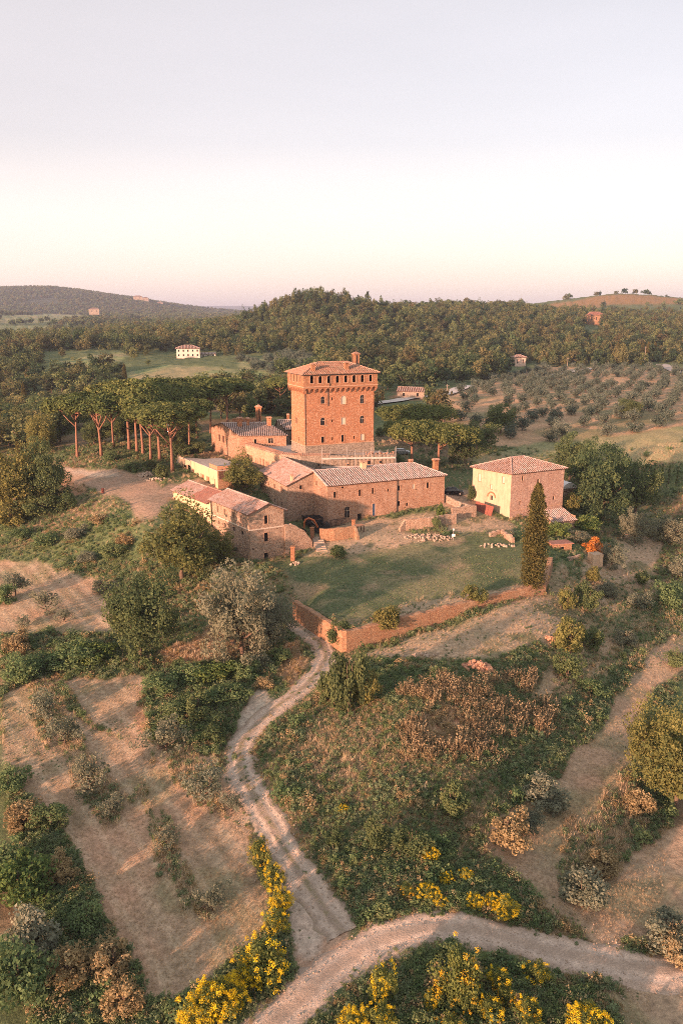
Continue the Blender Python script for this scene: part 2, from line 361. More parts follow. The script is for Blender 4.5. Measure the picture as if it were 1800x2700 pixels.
M['wood_door'] = mat_plain('wood_door', (.22,.10,.055), .75, .35, 4)
M['wood_pale'] = mat_plain('wood_pale', (.42,.22,.13), .8, .3, 4)
M['blue_wood'] = mat_plain('blue_wood', (.14,.22,.34), .6, .2, 4)
M['trim'] = mat_plain('trim', (.43,.27,.175), .85, .25, 5)
M['trim_pale'] = mat_plain('trim_pale', (.60,.50,.40), .85, .2, 5)
M['blind'] = mat_plain('blind', (.62,.46,.36), .9, .12, 3)
M['void'] = mat_plain('void', (.012,.011,.011), .9, .2)  # near-black colour standing in for shade inside openings
t_ = NT('pane'); M['pane'] = t_.bsdf((.015,.016,.019), .3, None, spec=.25)
M['metal'] = mat_plain('metal', (.30,.28,.26), .5, .2, 5, .5)
M['deck'] = mat_plain('deck', (.45,.41,.37), .75, .25, 3)
M['rust'] = mat_plain('rust', (.20,.065,.045), .8, .35, 6)
M['dark_iron'] = mat_plain('dark_iron', (.04,.035,.033), .6, .3, 5, .3)
M['concrete'] = mat_plain('concrete', (.40,.36,.32), .9, .25, 1.5)
M['gravel'] = mat_plain('gravel', (.36,.33,.30), .95, .3, 6)
M['rock'] = mat_plain('rock', (.38,.30,.23), .9, .4, 2)
M['rock_red'] = mat_plain('rock_red', (.46,.24,.15), .9, .35, 2)
M['orange_paint'] = mat_plain('orange_paint', (.46,.12,.03), .45, .15, 4, 0, .5)
M['black_paint'] = mat_plain('black_paint', (.012,.013,.015), .18, .1, 4, 0, .6)
M['silver_paint'] = mat_plain('silver_paint', (.40,.42,.45), .25, .08, 4, .4, .6)
M['white_paint'] = mat_plain('white_paint', (.70,.68,.66), .4, .08, 4)
M['red_paint'] = mat_plain('red_paint', (.30,.05,.03), .4, .15, 4)
M['rubber'] = mat_plain('rubber', (.02,.02,.02), .85, .2, 6)
M['bark'] = mat_plain('bark', (.12,.085,.06), .95, .4, 3)
M['bark_pine'] = mat_plain('bark_pine', (.24,.13,.085), .95, .35, 3)
M['bark_pale'] = mat_plain('bark_pale', (.28,.23,.18), .95, .35, 3)
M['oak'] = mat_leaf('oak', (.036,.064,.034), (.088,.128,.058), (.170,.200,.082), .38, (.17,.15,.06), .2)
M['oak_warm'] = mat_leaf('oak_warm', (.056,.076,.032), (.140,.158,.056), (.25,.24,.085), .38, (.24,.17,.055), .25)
M['forest'] = mat_leaf('forest', (.018,.042,.026), (.066,.110,.050), (.160,.190,.080), .34, (.21,.14,.07), .5, .95)
M['olive_grove'] = mat_leaf('olive_grove', (.040,.062,.050), (.098,.130,.100), (.185,.215,.165), .3, (.16,.16,.11), .2)
M['stone_pink'] = mat_stone('stone_pink', [(.27,.155,.115),(.40,.235,.18),(.46,.29,.225),(.50,.36,.29),(.38,.20,.14)], (.47,.33,.26), 2.8)
M['olive'] = mat_leaf('olive', (.076,.096,.068), (.168,.190,.136), (.29,.305,.22), .4, (.28,.25,.15), .3)
M['pine'] = mat_leaf('pine', (.034,.060,.026), (.100,.138,.048), (.195,.215,.075), .32, (.18,.15,.055), .2)
M['cypress'] = mat_leaf('cypress', (.038,.044,.018), (.108,.100,.036), (.185,.150,.052), .25)
M['shrub'] = mat_leaf('shrub', (.042,.084,.040), (.108,.172,.078), (.20,.26,.112), .4, (.24,.22,.10), .28)
M['shrub_dry'] = mat_leaf('shrub_dry', (.13,.100,.054), (.28,.225,.125), (.44,.365,.21), .4, (.38,.26,.11), .35)
M['broom'] = mat_leaf('broom', (.040,.066,.024), (.105,.135,.044), (.19,.21,.06), .35)
M['flower'] = mat_leaf('flower', (.44,.31,.015), (.66,.49,.025), (.78,.64,.06), .35, vary=.2)
M['flower_old'] = mat_leaf('flower_old', (.42,.24,.02), (.58,.36,.03), (.66,.46,.05), .35, vary=.3)
M['ivy'] = mat_leaf('ivy', (.036,.070,.026), (.100,.155,.052), (.20,.25,.075), .35)
M['vine_red'] = mat_leaf('vine_red', (.24,.08,.02), (.46,.18,.045), (.60,.31,.09), .35)
M['grass_green'] = mat_leaf('grass_green', (.070,.125,.055), (.145,.230,.095), (.26,.33,.135), .45, (.40,.35,.17), .32, .6)
M['grass_dry'] = mat_leaf('grass_dry', (.28,.21,.135), (.46,.36,.24), (.64,.54,.38), .45, (.52,.40,.23), .4, .6)
M['weed'] = mat_leaf('weed', (.068,.115,.064), (.150,.215,.118), (.27,.33,.18), .45, (.38,.33,.18), .32, .6)
M['reed'] = mat_leaf('reed', (.085,.070,.046), (.20,.160,.100), (.40,.325,.20), .35, (.40,.25,.12), .3, .6)

# ------------------------------------------------------------------ ground zones (photo outlines dropped onto the terrain)
def wpoly(pts): return np.array([gpt(*p)[:2] for p in pts])
ZONES = {}
def zone(name, *polys): ZONES[name] = [wpoly(p) for p in polys]
zone('hay', [(0,1840),(100,1790),(200,1880),(330,1950),(560,1990),(620,2080),(650,2200),(690,2330),(720,2420),(640,2500),(560,2580),(480,2640),(390,2640),(350,2540),(250,2350),(180,2230),(60,2080),(0,2010)],
     [(150,1795),(410,1775),(350,1860),(420,1980),(600,2040),(590,2150),(400,2000),(250,1900)],
     [(-60,1480),(60,1480),(140,1500),(290,1530),(300,1660),(-60,1680)],
     [(1810,1660),(1720,1720),(1620,1840),(1560,1940),(1410,2110),(1280,2180),(1270,2240),(1360,2320),(1440,2400),(1520,2440),(1500,2360),(1470,2290),(1580,2160),(1660,2050),(1665,1930),(1730,1830),(1810,1760)],
     [(1860,2150),(1760,2190),(1600,2310),(1480,2390),(1560,2490),(1850,2500)],
     [(1600,2620),(1660,2600),(1850,2590),(1850,2720),(1640,2720)])
zone('dry', [(850,1385),(960,1372),(1060,1362),(1165,1345),(1200,1372),(1060,1402),(900,1402)],
     [(940,1728),(1180,1655),(1435,1570),(1500,1530),(1520,1600),(1450,1690),(1300,1730),(1150,1740)],
     [(860,1395),(1060,1400),(1200,1420),(1060,1440),(900,1470),(840,1510),(800,1480)],
     [(980,1640),(1060,1590),(1240,1560),(1420,1535),(1425,1556),(1180,1632),(940,1700)],
     [(1200,1330),(1270,1345),(1340,1380),(1345,1420),(1270,1400),(1190,1400)], [(1440,1480),(1480,1470),(1500,1520),(1470,1560),(1440,1560)],
     [(1540,1480),(1640,1400),(1760,1440),(1700,1540),(1560,1640),(1500,1640)], [(1450,1700),(1560,1640),(1640,1700),(1500,1830),(1400,1850)])
zone('lawn', [(700,1480),(790,1470),(880,1470),(1060,1440),(1250,1400),(1390,1440),(1395,1540),(1230,1560),(1060,1590),(960,1640),(900,1660),(790,1585)])
zone('dirt', [(165,1232),(300,1238),(370,1245),(430,1285),(520,1258),(600,1290),(570,1320),(460,1320),(410,1350),(375,1375),(330,1330),(230,1280)],
     [(1160,1285),(1260,1290),(1300,1330),(1230,1345),(1150,1330)], [(690,2180),(770,2250),(840,2340),(930,2430),(900,2520),(800,2580),(750,2500),(765,2400),(720,2300)])
zone('clay', [(660,1830),(700,1800),(730,1850),(690,1920),(620,1960),(620,1900)], [(700,2290),(780,2350),(860,2420),(840,2500),(770,2540),(760,2440)], [(165,1232),(270,1240),(300,1258),(240,1252)])
zone('red', [(400,1712),(500,1690),(560,1640),(640,1590),(720,1640),(680,1720),(590,1745),(430,1752)], [(740,1700),(790,1680),(820,1760),(760,1820),(730,1780)], [(160,1250),(230,1250),(230,1300),(160,1300)],
     [(330,1880),(370,1850),(390,1900),(360,1950)], [(1110,1890),(1210,1850),(1240,1900),(1200,1980),(1120,1940)])
zone('grove', [(1185,1045),(1280,1000),(1420,965),(1600,968),(1900,975),(1900,1130),(1700,1150),(1500,1175),(1290,1175),(1240,1150),(1200,1110)])
zone('field', [(1240,1195),(1450,1165),(1700,1140),(1900,1120),(1900,1240),(1700,1225),(1450,1215),(1300,1250)],
     [(130,962),(330,926),(345,940),(250,972)], [(290,992),(460,962),(560,966),(690,1000),(560,1015),(330,1008)], [(620,955),(780,930),(830,955),(800,985),(640,992)],
     [(0,835),(110,826),(215,830),(300,842),(150,848),(0,852)], [(0,858),(180,862),(100,880),(0,885)], [(290,842),(380,840),(370,850),(300,850)])
zone('openhill', [(1424,806),(1527,788),(1630,776),(1810,788),(1810,806),(1600,806),(1500,816)])
def zmask(name, X, Y, soft=1.0, warp=2.2):
    s = np.maximum(Y/130.0, .5)
    wx = (fbm(X/s*.35, Y/s*.35, 31)-.5)*warp*2*s; wy = (fbm(X/s*.35, Y/s*.35, 57)-.5)*warp*2*s
    m = np.zeros(len(X))
    for P in ZONES[name]:
        e = 12*s.max()
        bx = (X > P[:,0].min()-e) & (X < P[:,0].max()+e) & (Y > P[:,1].min()-e) & (Y < P[:,1].max()+e)
        if bx.any(): m[bx] = np.maximum(m[bx], sstep(-soft, soft, poly_sd(P, (X+wx)[bx], (Y+wy)[bx])/s[bx]))
    return m
# tracks: centre line in photo pixels, width in metres
TRACKS = {'farm_track': ([(775,1640),(812,1668),(846,1700),(858,1738),(810,1805),(725,1868),(660,1930),(630,1985),(640,2045),(680,2120),(735,2210),(795,2310),(850,2395),(905,2462)], 4.3),
          'gravel_road': ([(640,2790),(720,2710),(800,2630),(890,2550),(990,2488),(1100,2455),(1210,2452),(1330,2474),(1480,2515),(1640,2548),(1760,2560),(1900,2562),(2050,2550)], 4.6)}
def spline(P, step):
    P = np.array(P); n = len(P); out = []
    for i in range(n-1):
        p0, p1, p2, p3 = P[max(i-1,0)], P[i], P[i+1], P[min(i+2,n-1)]; m = max(2, int(np.linalg.norm(p2-p1)/step))
        for k in range(m):
            t = k/m; out.append(.5*((2*p1)+(-p0+p2)*t+(2*p0-5*p1+4*p2-p3)*t*t+(-p0+3*p1-3*p2+p3)*t**3))
    out.append(P[-1]); return np.array(out)
TRK = {k: (spline([gpt(*p)[:2] for p in pts], .7), w) for k, (pts, w) in TRACKS.items()}
def track_d(X, Y):
    d = np.full(len(X), 1e9)
    for L, w in TRK.values():
        bx = (X > L[:,0].min()-8) & (X < L[:,0].max()+8) & (Y > L[:,1].min()-8) & (Y < L[:,1].max()+8)
        i = np.where(bx)[0]
        for j in range(0, len(i), 4000):
            k = i[j:j+4000]; dd = np.sqrt(((X[k][:,None]-L[:,0])**2 + (Y[k][:,None]-L[:,1])**2).min(1)) - w/2
            d[k] = np.minimum(d[k], dd)
    return d

# ------------------------------------------------------------------ ground sheet
rows = np.concatenate([np.arange(16, 34, 1.5), np.arange(34, 132, .42), np.arange(132, 262, .62), np.geomspace(262, 1400, 190), np.geomspace(1400, 30000, 110)[1:]])
az = np.concatenate([np.linspace(-1.6, -.52, 30)[:-1], np.linspace(-.52, .52, 620), np.linspace(.52, 1.6, 30)[1:]])
GX = (az[None,:]*rows[:,None]).ravel(); GY = np.repeat(rows, len(az))
GZ = ground(GX, GY)
nr, nc = len(rows), len(az)
ii = (np.arange(nr-1)[:,None]*nc + np.arange(nc-1)[None,:]).ravel()
GF = np.stack([ii, ii+1, ii+nc+1, ii+nc], 1)
t = NT('ground'); gm = t.m
at_ = t.n('ShaderNodeAttribute', attribute_name='Col'); pos = t.n('ShaderNodeNewGeometry').outputs['Position']
n1 = t.noise(pos, 1.4, 6, .68); n2 = t.noise(pos, .16, 5, .6, .5); n3 = t.noise(pos, 6.5, 3, .7)
col = t.mix(.75, at_.outputs['Color'], t.mix(t.mapr(n1, .28, .72), (.42,.42,.42), (1.5,1.5,1.5)), 'MULTIPLY')
col = t.mix(.6, col, t.mix(t.mapr(n2, .35, .65), (.72,.80,.72), (1.22,1.10,1.0)), 'MULTIPLY')
col = t.mix(.5, col, t.mix(t.mapr(n3, .3, .7), (.5,.5,.5), (1.4,1.4,1.4)), 'MULTIPLY')
t.bsdf(col, .97, t.math('ADD', n1, t.math('MULTIPLY', n3, .5)), .7, .25, spec=.1)
gme = np_mesh('ground', np.stack([GX, GY, GZ], 1), GF, gm, smooth=True)
def mixc(c, col, m): return c*(1-m[:,None]) + np.array(col)[None,:]*m[:,None]
near = GY < 3000
gx, gy = GX[near], GY[near]
gc = np.tile(np.array((.13,.165,.08)), (len(gx), 1))
pn = fbm(gx*.06, gy*.06, 11, 5); gc = mixc(gc, (.22,.165,.105), sstep(.48, .64, pn)*(gy < 420))
_d = gpt(230, 2260)[:2]-gpt(20, 1900)[:2]; _d /= np.linalg.norm(_d); lines = np.sin(((gx*-_d[1]+gy*_d[0]) + 1.2*fbm(gx*.05, gy*.05, 19))*2.3 + .6*fbm(gx*.4, gy*.4, 20))
zl = {k: zmask(k, gx, gy) for k in ZONES}
cn = fbm(gx*.09, gy*.09, 23, 4)
gc = mixc(gc, (.42,.315,.225), zl['hay']); gc = mixc(gc, (.50,.32,.22), zl['hay']*sstep(.50,.68,cn)*.55); gc = mixc(gc, (.25,.235,.13), zl['hay']*sstep(.52,.66,fbm(gx*.13,gy*.13,29))*.6)
gc = mixc(gc, (.28,.21,.135), zl['hay']*(gx < 0)*sstep(.2,.9,lines)*.45*sstep(.35,.55,fbm(gx*.08,gy*.08,27))); gc = mixc(gc, (.55,.44,.32), zl['hay']*(gx < 0)*sstep(.2,.9,-lines)*.4)
gc = mixc(gc, (.46,.35,.25), zl['dry']*.9); gc = mixc(gc, (.17,.17,.09), zl['dry']*sstep(.52,.66,fbm(gx*.16,gy*.16,28))*.8)
gc = mixc(gc, (.115,.145,.078), zl['lawn']); gc = mixc(gc, (.25,.235,.14), zl['lawn']*sstep(.46,.62,fbm(gx*.14,gy*.14,37))*.8); gc = mixc(gc, (.33,.25,.17), zl['lawn']*sstep(.56,.68,fbm(gx*.09,gy*.16,38))*.8)
gc = mixc(gc, (.44,.25,.155), zl['red']*.85); gc = mixc(gc, (.42,.30,.22), zl['dirt']); gc = mixc(gc, (.50,.43,.36), zl['clay'])
gc = mixc(gc, (.48,.33,.21), zl['grove']); gc = mixc(gc, (.26,.23,.13), zl['grove']*sstep(.55,.7,fbm(gx*.05,gy*.05,41)))
gc = mixc(gc, (.22,.27,.13), zl['field']); gc = mixc(gc, (.33,.29,.17), zl['field']*np.maximum(sstep(.42,.62,fbm(gx*.03,gy*.03,43)), sstep(.3,.9,np.sin(gx*.35+gy*.22+3*fbm(gx*.02,gy*.02,45)))*.6)*.85); gc = mixc(gc, (.30,.19,.09), zl['openhill'])
COLS = np.tile(np.array((.055,.07,.045)), (len(GX), 1)); COLS[near] = gc
COLS = np.concatenate([COLS, np.ones((len(GX), 1))], 1).astype(np.float32)
ca = gme.attributes.new('Col', 'FLOAT_COLOR', 'POINT'); ca.data.foreach_set('color', COLS.ravel())
tag(obj('ground', gme), 'rolling hill ground of dry grass, soil and meadow', None, None, 'structure')

# ------------------------------------------------------------------ tracks as their own sheets
def mat_track(name, base, rut, grass):
    t = NT(name); uv = t.n('ShaderNodeUVMap'); uv.uv_map = 'UV'; sp = t.n('ShaderNodeSeparateXYZ'); t.l(uv.outputs[0], sp.inputs[0])
    pos = t.n('ShaderNodeNewGeometry').outputs['Position']; n1 = t.noise(pos, 1.1, 6, .68); n2 = t.noise(pos, 7, 4, .7); n3 = t.noise(pos, .35, 4, .6)
    u = t.math('ADD', sp.outputs[0], t.math('MULTIPLY', t.math('SUBTRACT', n3, .5), .16))
    a = t.math('ABSOLUTE', t.math('SUBTRACT', t.math('ABSOLUTE', u), .42)); rutm = t.mapr(a, .10, .26, 1, 0)
    mid = t.mapr(t.math('ABSOLUTE', u), .06, .2, 1, 0); edge = t.mapr(t.math('ABSOLUTE', u), .72, .95, 0, 1)
    col = t.mix(t.math('MULTIPLY', rutm, .7), base, rut)
    gm_ = t.math('MULTIPLY', t.math('MAXIMUM', mid, edge), t.mapr(n1, .42, .6))
    col = t.mix(gm_, col, grass)
    col = t.mix(.7, col, t.mix(t.mapr(n1, .3, .7), (.55,.55,.55), (1.3,1.3,1.3)), 'MULTIPLY')
    col = t.mix(.5, col, t.mix(t.mapr(n2, .3, .7), (.5,.5,.5), (1.4,1.4,1.4)), 'MULTIPLY')
    st = t.n('ShaderNodeTexWave'); st.inputs['Scale'].default_value = 1.6; st.inputs['Distortion'].default_value = 3
    mp = t.n('ShaderNodeMapping'); mp.inputs['Scale'].default_value = (3.2, .02, 1); t.l(uv.outputs[0], mp.inputs[0]); t.l(mp.outputs[0], st.inputs['Vector'])
    col = t.mix(.25, col, t.mix(st.outputs['Fac'], (.6,.6,.6), (1.3,1.3,1.3)), 'MULTIPLY')
    return t.bsdf(col, .97, t.math('ADD', n1, n2), .7, .15, spec=.1)
TMAT = {'farm_track': mat_track('track_clay', (.42,.335,.26), (.56,.47,.38), (.22,.19,.11)), 'gravel_road': mat_track('road_gravel', (.46,.365,.285), (.58,.48,.39), (.40,.32,.25))}
for dzi, (nm, (L, w)) in enumerate(TRK.items()):
    tn = np.gradient(L, axis=0); tn /= np.linalg.norm(tn, axis=1)[:,None]; nn = np.stack([-tn[:,1], tn[:,0]], 1)
    us = np.linspace(-1, 1, 21); arc = np.concatenate([[0], np.cumsum(np.linalg.norm(np.diff(L, axis=0), axis=1))])
    wl_ = w/2*(1 + .4*(fbm(arc*.3, arc*0, 5)-.5) + .45*(vnoise(arc*1.1, arc*0, 15)-.5)); wr_ = w/2*(1 + .4*(fbm(arc*.3, arc*0+9, 6)-.5) + .45*(vnoise(arc*1.1, arc*0+3, 16)-.5))
    off = np.where(us[None,:] < 0, us[None,:]*wl_[:,None], us[None,:]*wr_[:,None])
    X = L[:,0:1] + nn[:,0:1]*off; Y = L[:,1:2] + nn[:,1:2]*off
    Z = ground(X.ravel(), Y.ravel()).reshape(X.shape) + .13 + .03*dzi - .22*np.abs(us)[None,:]**5 + .05*(fbm(X.ravel()*1.3, Y.ravel()*1.3, 44).reshape(X.shape)-.5) - .11*np.exp(-((np.abs(us)-.42)/.13)**2)[None,:]
    n_, m_ = X.shape; k = (np.arange(n_-1)[:,None]*m_ + np.arange(m_-1)[None,:]).ravel()
    F = np.stack([k, k+m_, k+m_+1, k+1], 1)
    me = np_mesh(nm, np.stack([X.ravel(), Y.ravel(), Z.ravel()], 1), F[:, ::-1], TMAT[nm], smooth=True)
    uv = me.uv_layers.new(name='UV'); U = np.stack([np.repeat(us[None,:], n_, 0).ravel(), np.repeat(arc[:,None], m_, 1).ravel()], 1)
    li = np.zeros(len(me.loops), np.int32); me.loops.foreach_get('vertex_index', li); uv.data.foreach_set('uv', U[li].astype(np.float32).ravel())
    tag(obj(nm, me), {'farm_track': 'rutted pale clay track climbing to the retaining wall', 'gravel_road': 'curved gravel road crossing the foreground'}[nm], None, None, 'structure')
# far white lanes
def lane(name, pts, w, label, mat):
    L = spline([gpt(*p)[:2] for p in pts], 4.0); tn = np.gradient(L, axis=0); tn /= np.linalg.norm(tn, axis=1)[:,None]; nn = np.stack([-tn[:,1], tn[:,0]], 1)
    us = np.linspace(-1, 1, 5); X = L[:,0:1]+nn[:,0:1]*us*w/2; Y = L[:,1:2]+nn[:,1:2]*us*w/2; Z = ground(X.ravel(), Y.ravel()).reshape(X.shape)
    Z = np.maximum(Z, Z.mean(1, keepdims=True)) + .5
    n_, m_ = X.shape; k = (np.arange(n_-1)[:,None]*m_ + np.arange(m_-1)[None,:]).ravel()
    tag(obj(name, np_mesh(name, np.stack([X.ravel(), Y.ravel(), Z.ravel()], 1), np.stack([k, k+1, k+m_+1, k+m_], 1), mat)), label, None, None, 'structure')
M['lane'] = mat_plain('lane', (.56,.52,.48), .95, .12, .3)
lane('white_lane', [(985,1066),(1060,1056),(1130,1047),(1182,1038),(1240,1018)], 7, 'pale gravel lane behind the tower', M['lane'])
lane('valley_lane', [(1440,990),(1500,983),(1560,972)], 8, 'pale lane at the top of the olive grove', M['lane'])
lane('asphalt_road', [(1740,962),(1775,978),(1830,1000)], 8, 'grey road leaving the picture at the right', M['gravel'])

# ------------------------------------------------------------------ buildings
BLDS = []
class Bld:
    """local frame: x along the front (to the right), y away from the camera, z metres above sea; axes may be out of square"""
    def __init__(s, name, label, cat, X, Y, z0, au, av=None, group=None):
        av = au if av is None else av
        s.o = np.array((X, Y)); s.ux = np.array((math.cos(R(au)), math.sin(R(au)))); s.vy = np.array((-math.sin(R(av)), math.cos(R(av)))); s.z0 = z0
        s.root = empty(name, (X, Y, z0), label, cat, group); s.pts = []; BLDS.append(s)
    def L(s, x, y, z):
        p = s.ux*x + s.vy*y; return (p[0], p[1], z - s.z0)
    def W(s, x, y): return s.o + s.ux*x + s.vy*y
    def inv(s, X, Y):
        m = np.array([s.ux, s.vy]).T; return np.linalg.solve(m, np.array((X, Y))-s.o)
    def face(s, f, k):                              # origin, direction, inward normal of a wall plane; k = its offset
        ux3, vy3 = np.append(s.ux, 0), np.append(s.vy, 0)
        if f == 'front': return lambda q: (q, k), ux3, vy3
        if f == 'back':  return lambda q: (q, k), ux3, -vy3
        if f == 'left':  return lambda q: (k, q), vy3, ux3
        return lambda q: (k, q), vy3, -ux3
    def hit(s, f, k, px, py):                       # photo pixel on that wall plane -> (position along it, height)
        a, b = ray(px, py)
        m = np.array([s.ux, s.vy]).T; d = np.linalg.solve(m, np.array((a, 1.0))); c = np.linalg.solve(m, -s.o)
        i = 1 if f in ('front', 'back') else 0
        Y = (k - c[i])/d[i]; l = c + d*Y
        return l[1-i], CAMZ + b*Y
    def rects(s, f, k, boxes, off, sc):             # boxes measured in an enlarged crop (offset, scale)
        out = []
        for b in boxes:
            x0, y0, x1, y1 = [v/sc for v in b[:4]]
            xm, ym = off[0]+(x0+x1)/2, off[1]+(y0+y1)/2
            c0, zc = s.hit(f, k, xm, ym); l0, _ = s.hit(f, k, off[0]+x0, ym); l1, _ = s.hit(f, k, off[0]+x1, ym)
            _, za = s.hit(f, k, xm, off[1]+y0); _, zb = s.hit(f, k, xm, off[1]+y1)
            out.append([min(l0,l1), max(l0,l1), min(za,zb), max(za,zb), b[4] if len(b) > 4 else 'win'])
        return out
    def wall(s, mb, f, k, q0, q1, z0, z1, ops=(), depth=.35, gable=None, reveal=True):
        fn, dr, inn = s.face(f, k); s.pts += [s.W(*fn(q0)), s.W(*fn(q1))]
        def P(q, z, d=0.0):
            x, y = fn(q); p = np.array(s.L(x, y, z)); return p + inn*d
        ops = [o for o in ops if o[0] > q0 and o[1] < q1 and o[2] > z0 and o[3] < z1]
        qs = sorted({q0, q1, *[o[0] for o in ops], *[o[1] for o in ops]}); zs = sorted({z0, z1, *[o[2] for o in ops], *[o[3] for o in ops]})
        for i in range(len(qs)-1):
            run = None
            for j in range(len(zs)-1):
                qm, zm = (qs[i]+qs[i+1])/2, (zs[j]+zs[j+1])/2
                hole = any(o[0] < qm < o[1] and o[2] < zm < o[3] for o in ops)
                if not hole: mb.add([P(qs[i],zs[j]),P(qs[i+1],zs[j]),P(qs[i+1],zs[j+1]),P(qs[i],zs[j+1])], [(0,1,2,3)])
        for o in ops:
            a, b, c, d = o[:4]; arch = o[4].startswith('arch')
            if not arch:
                for p, q in (((a,c),(b,c)),((b,c),(b,d)),((b,d),(a,d)),((a,d),(a,c))):
                    mb.add([P(*p),P(*q),P(*q,depth),P(*p,depth)], [(0,1,2,3)])
            else:
                r = (b-a)/2; n = 8; cx = (a+b)/2; zc = d-r*.9
                arc = [(cx-r*math.cos(math.pi*i/n), zc+r*.9*math.sin(math.pi*i/n)) for i in range(n+1)]
                for i in range(n):
                    p, q = arc[i], arc[i+1]; mb.add([P(p[0],p[1]),P(q[0],q[1]),P(q[0],d),P(p[0],d)], [(0,1,2,3)])
                ring = [(a,c)] + arc + [(b,c)]
                for p, q in zip(ring, ring[1:]+ring[:1]): mb.add([P(*p),P(*q),P(*q,depth),P(*p,depth)], [(0,1,2,3)])
        if gable:                                   # (position of the peak, height)
            mb.add([P(q0,z1),P(q1,z1),P(gable[0],gable[1])], [(0,1,2)])
    def fit(s, f, k, ops, depth=.35, trim='trim'):
        """the thing that fills each opening: window, blocked window or door, each its own part"""
        fn, dr, inn = s.face(f, k)
        def P(q, z, d=0.0):
            x, y = fn(q); p = np.array(s.L(x, y, z)); return p + inn*d
        up = np.array((0,0,1.0))
        for o in ops:
            a, b, c, d, kind = o; w, h = b-a, d-c; cx, cz_ = (a+b)/2, (c+d)/2; arch = kind.startswith('arch'); kk = kind.replace('arch_', '') if arch and '_' in kind else ('win' if arch else kind)
            bx = lambda mb, q, z, hq, hz, dd, t: mb.obox(P(q, z, dd), dr, inn, up, hq, t, hz)
            if kk in ('win', 'shut', 'bars', 'blind', 'void', 'door', 'bluedoor'):
                nm = 'door' if 'door' in kk else 'window'
                sur = MB(); e = min(.12, w*.09)
                if kk != 'void':
                    if not arch:
                        bx(sur, a-e/2, cz_, e/2, h/2+e, -.012, .05); bx(sur, b+e/2, cz_, e/2, h/2+e, -.014, .05); bx(sur, cx, d+e/2, w/2+e*1.1, e/2, -.02, .06)
                    else:
                        r = w/2; zc = d-r*.9
                        bx(sur, a-e/2, (c+zc)/2, e/2, (zc-c)/2, -.012, .05); bx(sur, b+e/2, (c+zc)/2, e/2, (zc-c)/2, -.014, .05)
                        for i in range(8):
                            th0, th1 = math.pi*i/8, math.pi*(i+1)/8; pr = lambda th, rr, dd: P(cx-rr*math.cos(th), zc+rr*.95*math.sin(th), dd)
                            sur.add([pr(th0,r,-.05),pr(th1,r,-.05),pr(th1,r+e,-.05),pr(th0,r+e,-.05),pr(th0,r,.05),pr(th1,r,.05),pr(th1,r+e,.05),pr(th0,r+e,.05)],
                                    [(0,1,2,3),(0,4,5,1),(3,2,6,7),(0,3,7,4),(1,5,6,2)])
                    if 'door' not in kk: bx(sur, cx, c-.06, w/2+e*1.2, .06, -.05, .12)
                else:
                    bx(sur, cx, d+.07, w/2+.12, .07, -.012, .05)
                so = sur.build(nm, M[trim], s.root)
                pn = MB(); bx(pn, cx, cz_, w/2+.05, h/2+.05, depth if kk != 'blind' else .16, .02)
                pm = {'win':'pane','bars':'pane','shut':'wood','blind':'blind','void':'void','door':'wood_door','bluedoor':'blue_wood'}[kk]
                pn.build('pane' if pm in ('pane','void') else ('shutter' if kk == 'shut' else ('infill' if kk == 'blind' else 'leaf')), M[pm], so)  # void openings get an unglazed near-black sheet as painted interior shade
                if kk == 'win' and w > .45 and (arch or w > 1.2):
                    fr = MB(); bx(fr, cx, cz_, .035, h/2, depth-.06, .03); bx(fr, cx, c+h*.6, w/2, .03, depth-.055, .03)
                    fr.build('frame', M['trim_pale'], so)
                if kk == 'shut':
                    fr = MB(); bx(fr, cx-w*.25, cz_, w*.23, h*.48, depth-.08, .03); bx(fr, cx+w*.25, cz_, w*.23, h*.48, depth-.085, .03); fr.build('leaf', M['wood'], so)
    def slope(s, slab, tiles, pts, pitch=.58, seg=1.1, thick=.14, seed=0, hgt=.17):
        pitch *= 1.16
        """pts: planar polygon in local metres, first edge is the eave"""
        P = [np.array(s.L(*p)) for p in pts]; e = P[1]-P[0]; e /= np.linalg.norm(e)
        n = np.cross(e, P[2]-P[0]); n /= np.linalg.norm(n); n = n if n[2] > 0 else -n
        tt = np.cross(n, e); tt = tt if np.dot(tt, P[2]-P[0]) > 0 else -tt
        k = len(P); slab.add([p for p in P]+[p-np.array((0,0,thick)) for p in P], [tuple(range(k)), tuple(range(2*k-1, k-1, -1))] + [(i, i+k, (i+1) % k+k, (i+1) % k) for i in range(k)])
        Q = [(np.dot(p-P[0], e), np.dot(p-P[0], tt)) for p in P]
        smin, smax = min(q[0] for q in Q), max(q[0] for q in Q); rnd = random.Random(seed+int(smax*10))
        ns = max(1, int((smax-smin)/pitch)); pw = (smax-smin)/ns
        for i in range(ns):
            sc = smin + (i+.5)*pw; ts = []
            for a in range(k):
                q0, q1 = Q[a], Q[(a+1) % k]
                if (q0[0] > sc) != (q1[0] > sc): ts.append(q0[1]+(q1[1]-q0[1])*(sc-q0[0])/(q1[0]-q0[0]))
            if len(ts) < 2: continue
            t0, t1 = min(ts), max(ts)
            if t1-t0 < .15: continue
            m = max(1, int((t1-t0)/seg)); sl = (t1-t0)/m
            for j in range(m):
                a0, a1 = t0+j*sl-(.10 if j == 0 else .05), t0+(j+1)*sl; hw = pw*.29; jx = rnd.uniform(-.04, .04)*pw*2; lift = rnd.uniform(0, .05)
                pr = []
                for (tv, zz) in ((a0, .06+lift), (a1, .0+lift*.4)):
                    for ox, oz in ((-hw, -.02), (-hw*.55, hgt*.8), (hw*.55, hgt*.8), (hw, -.02)):
                        pr.append(P[0]+e*(sc+ox+jx)+tt*tv+n*(oz+zz))
                tiles.add(pr, [(0,1,5,4),(1,2,6,5),(2,3,7,6),(0,3,2,1)])
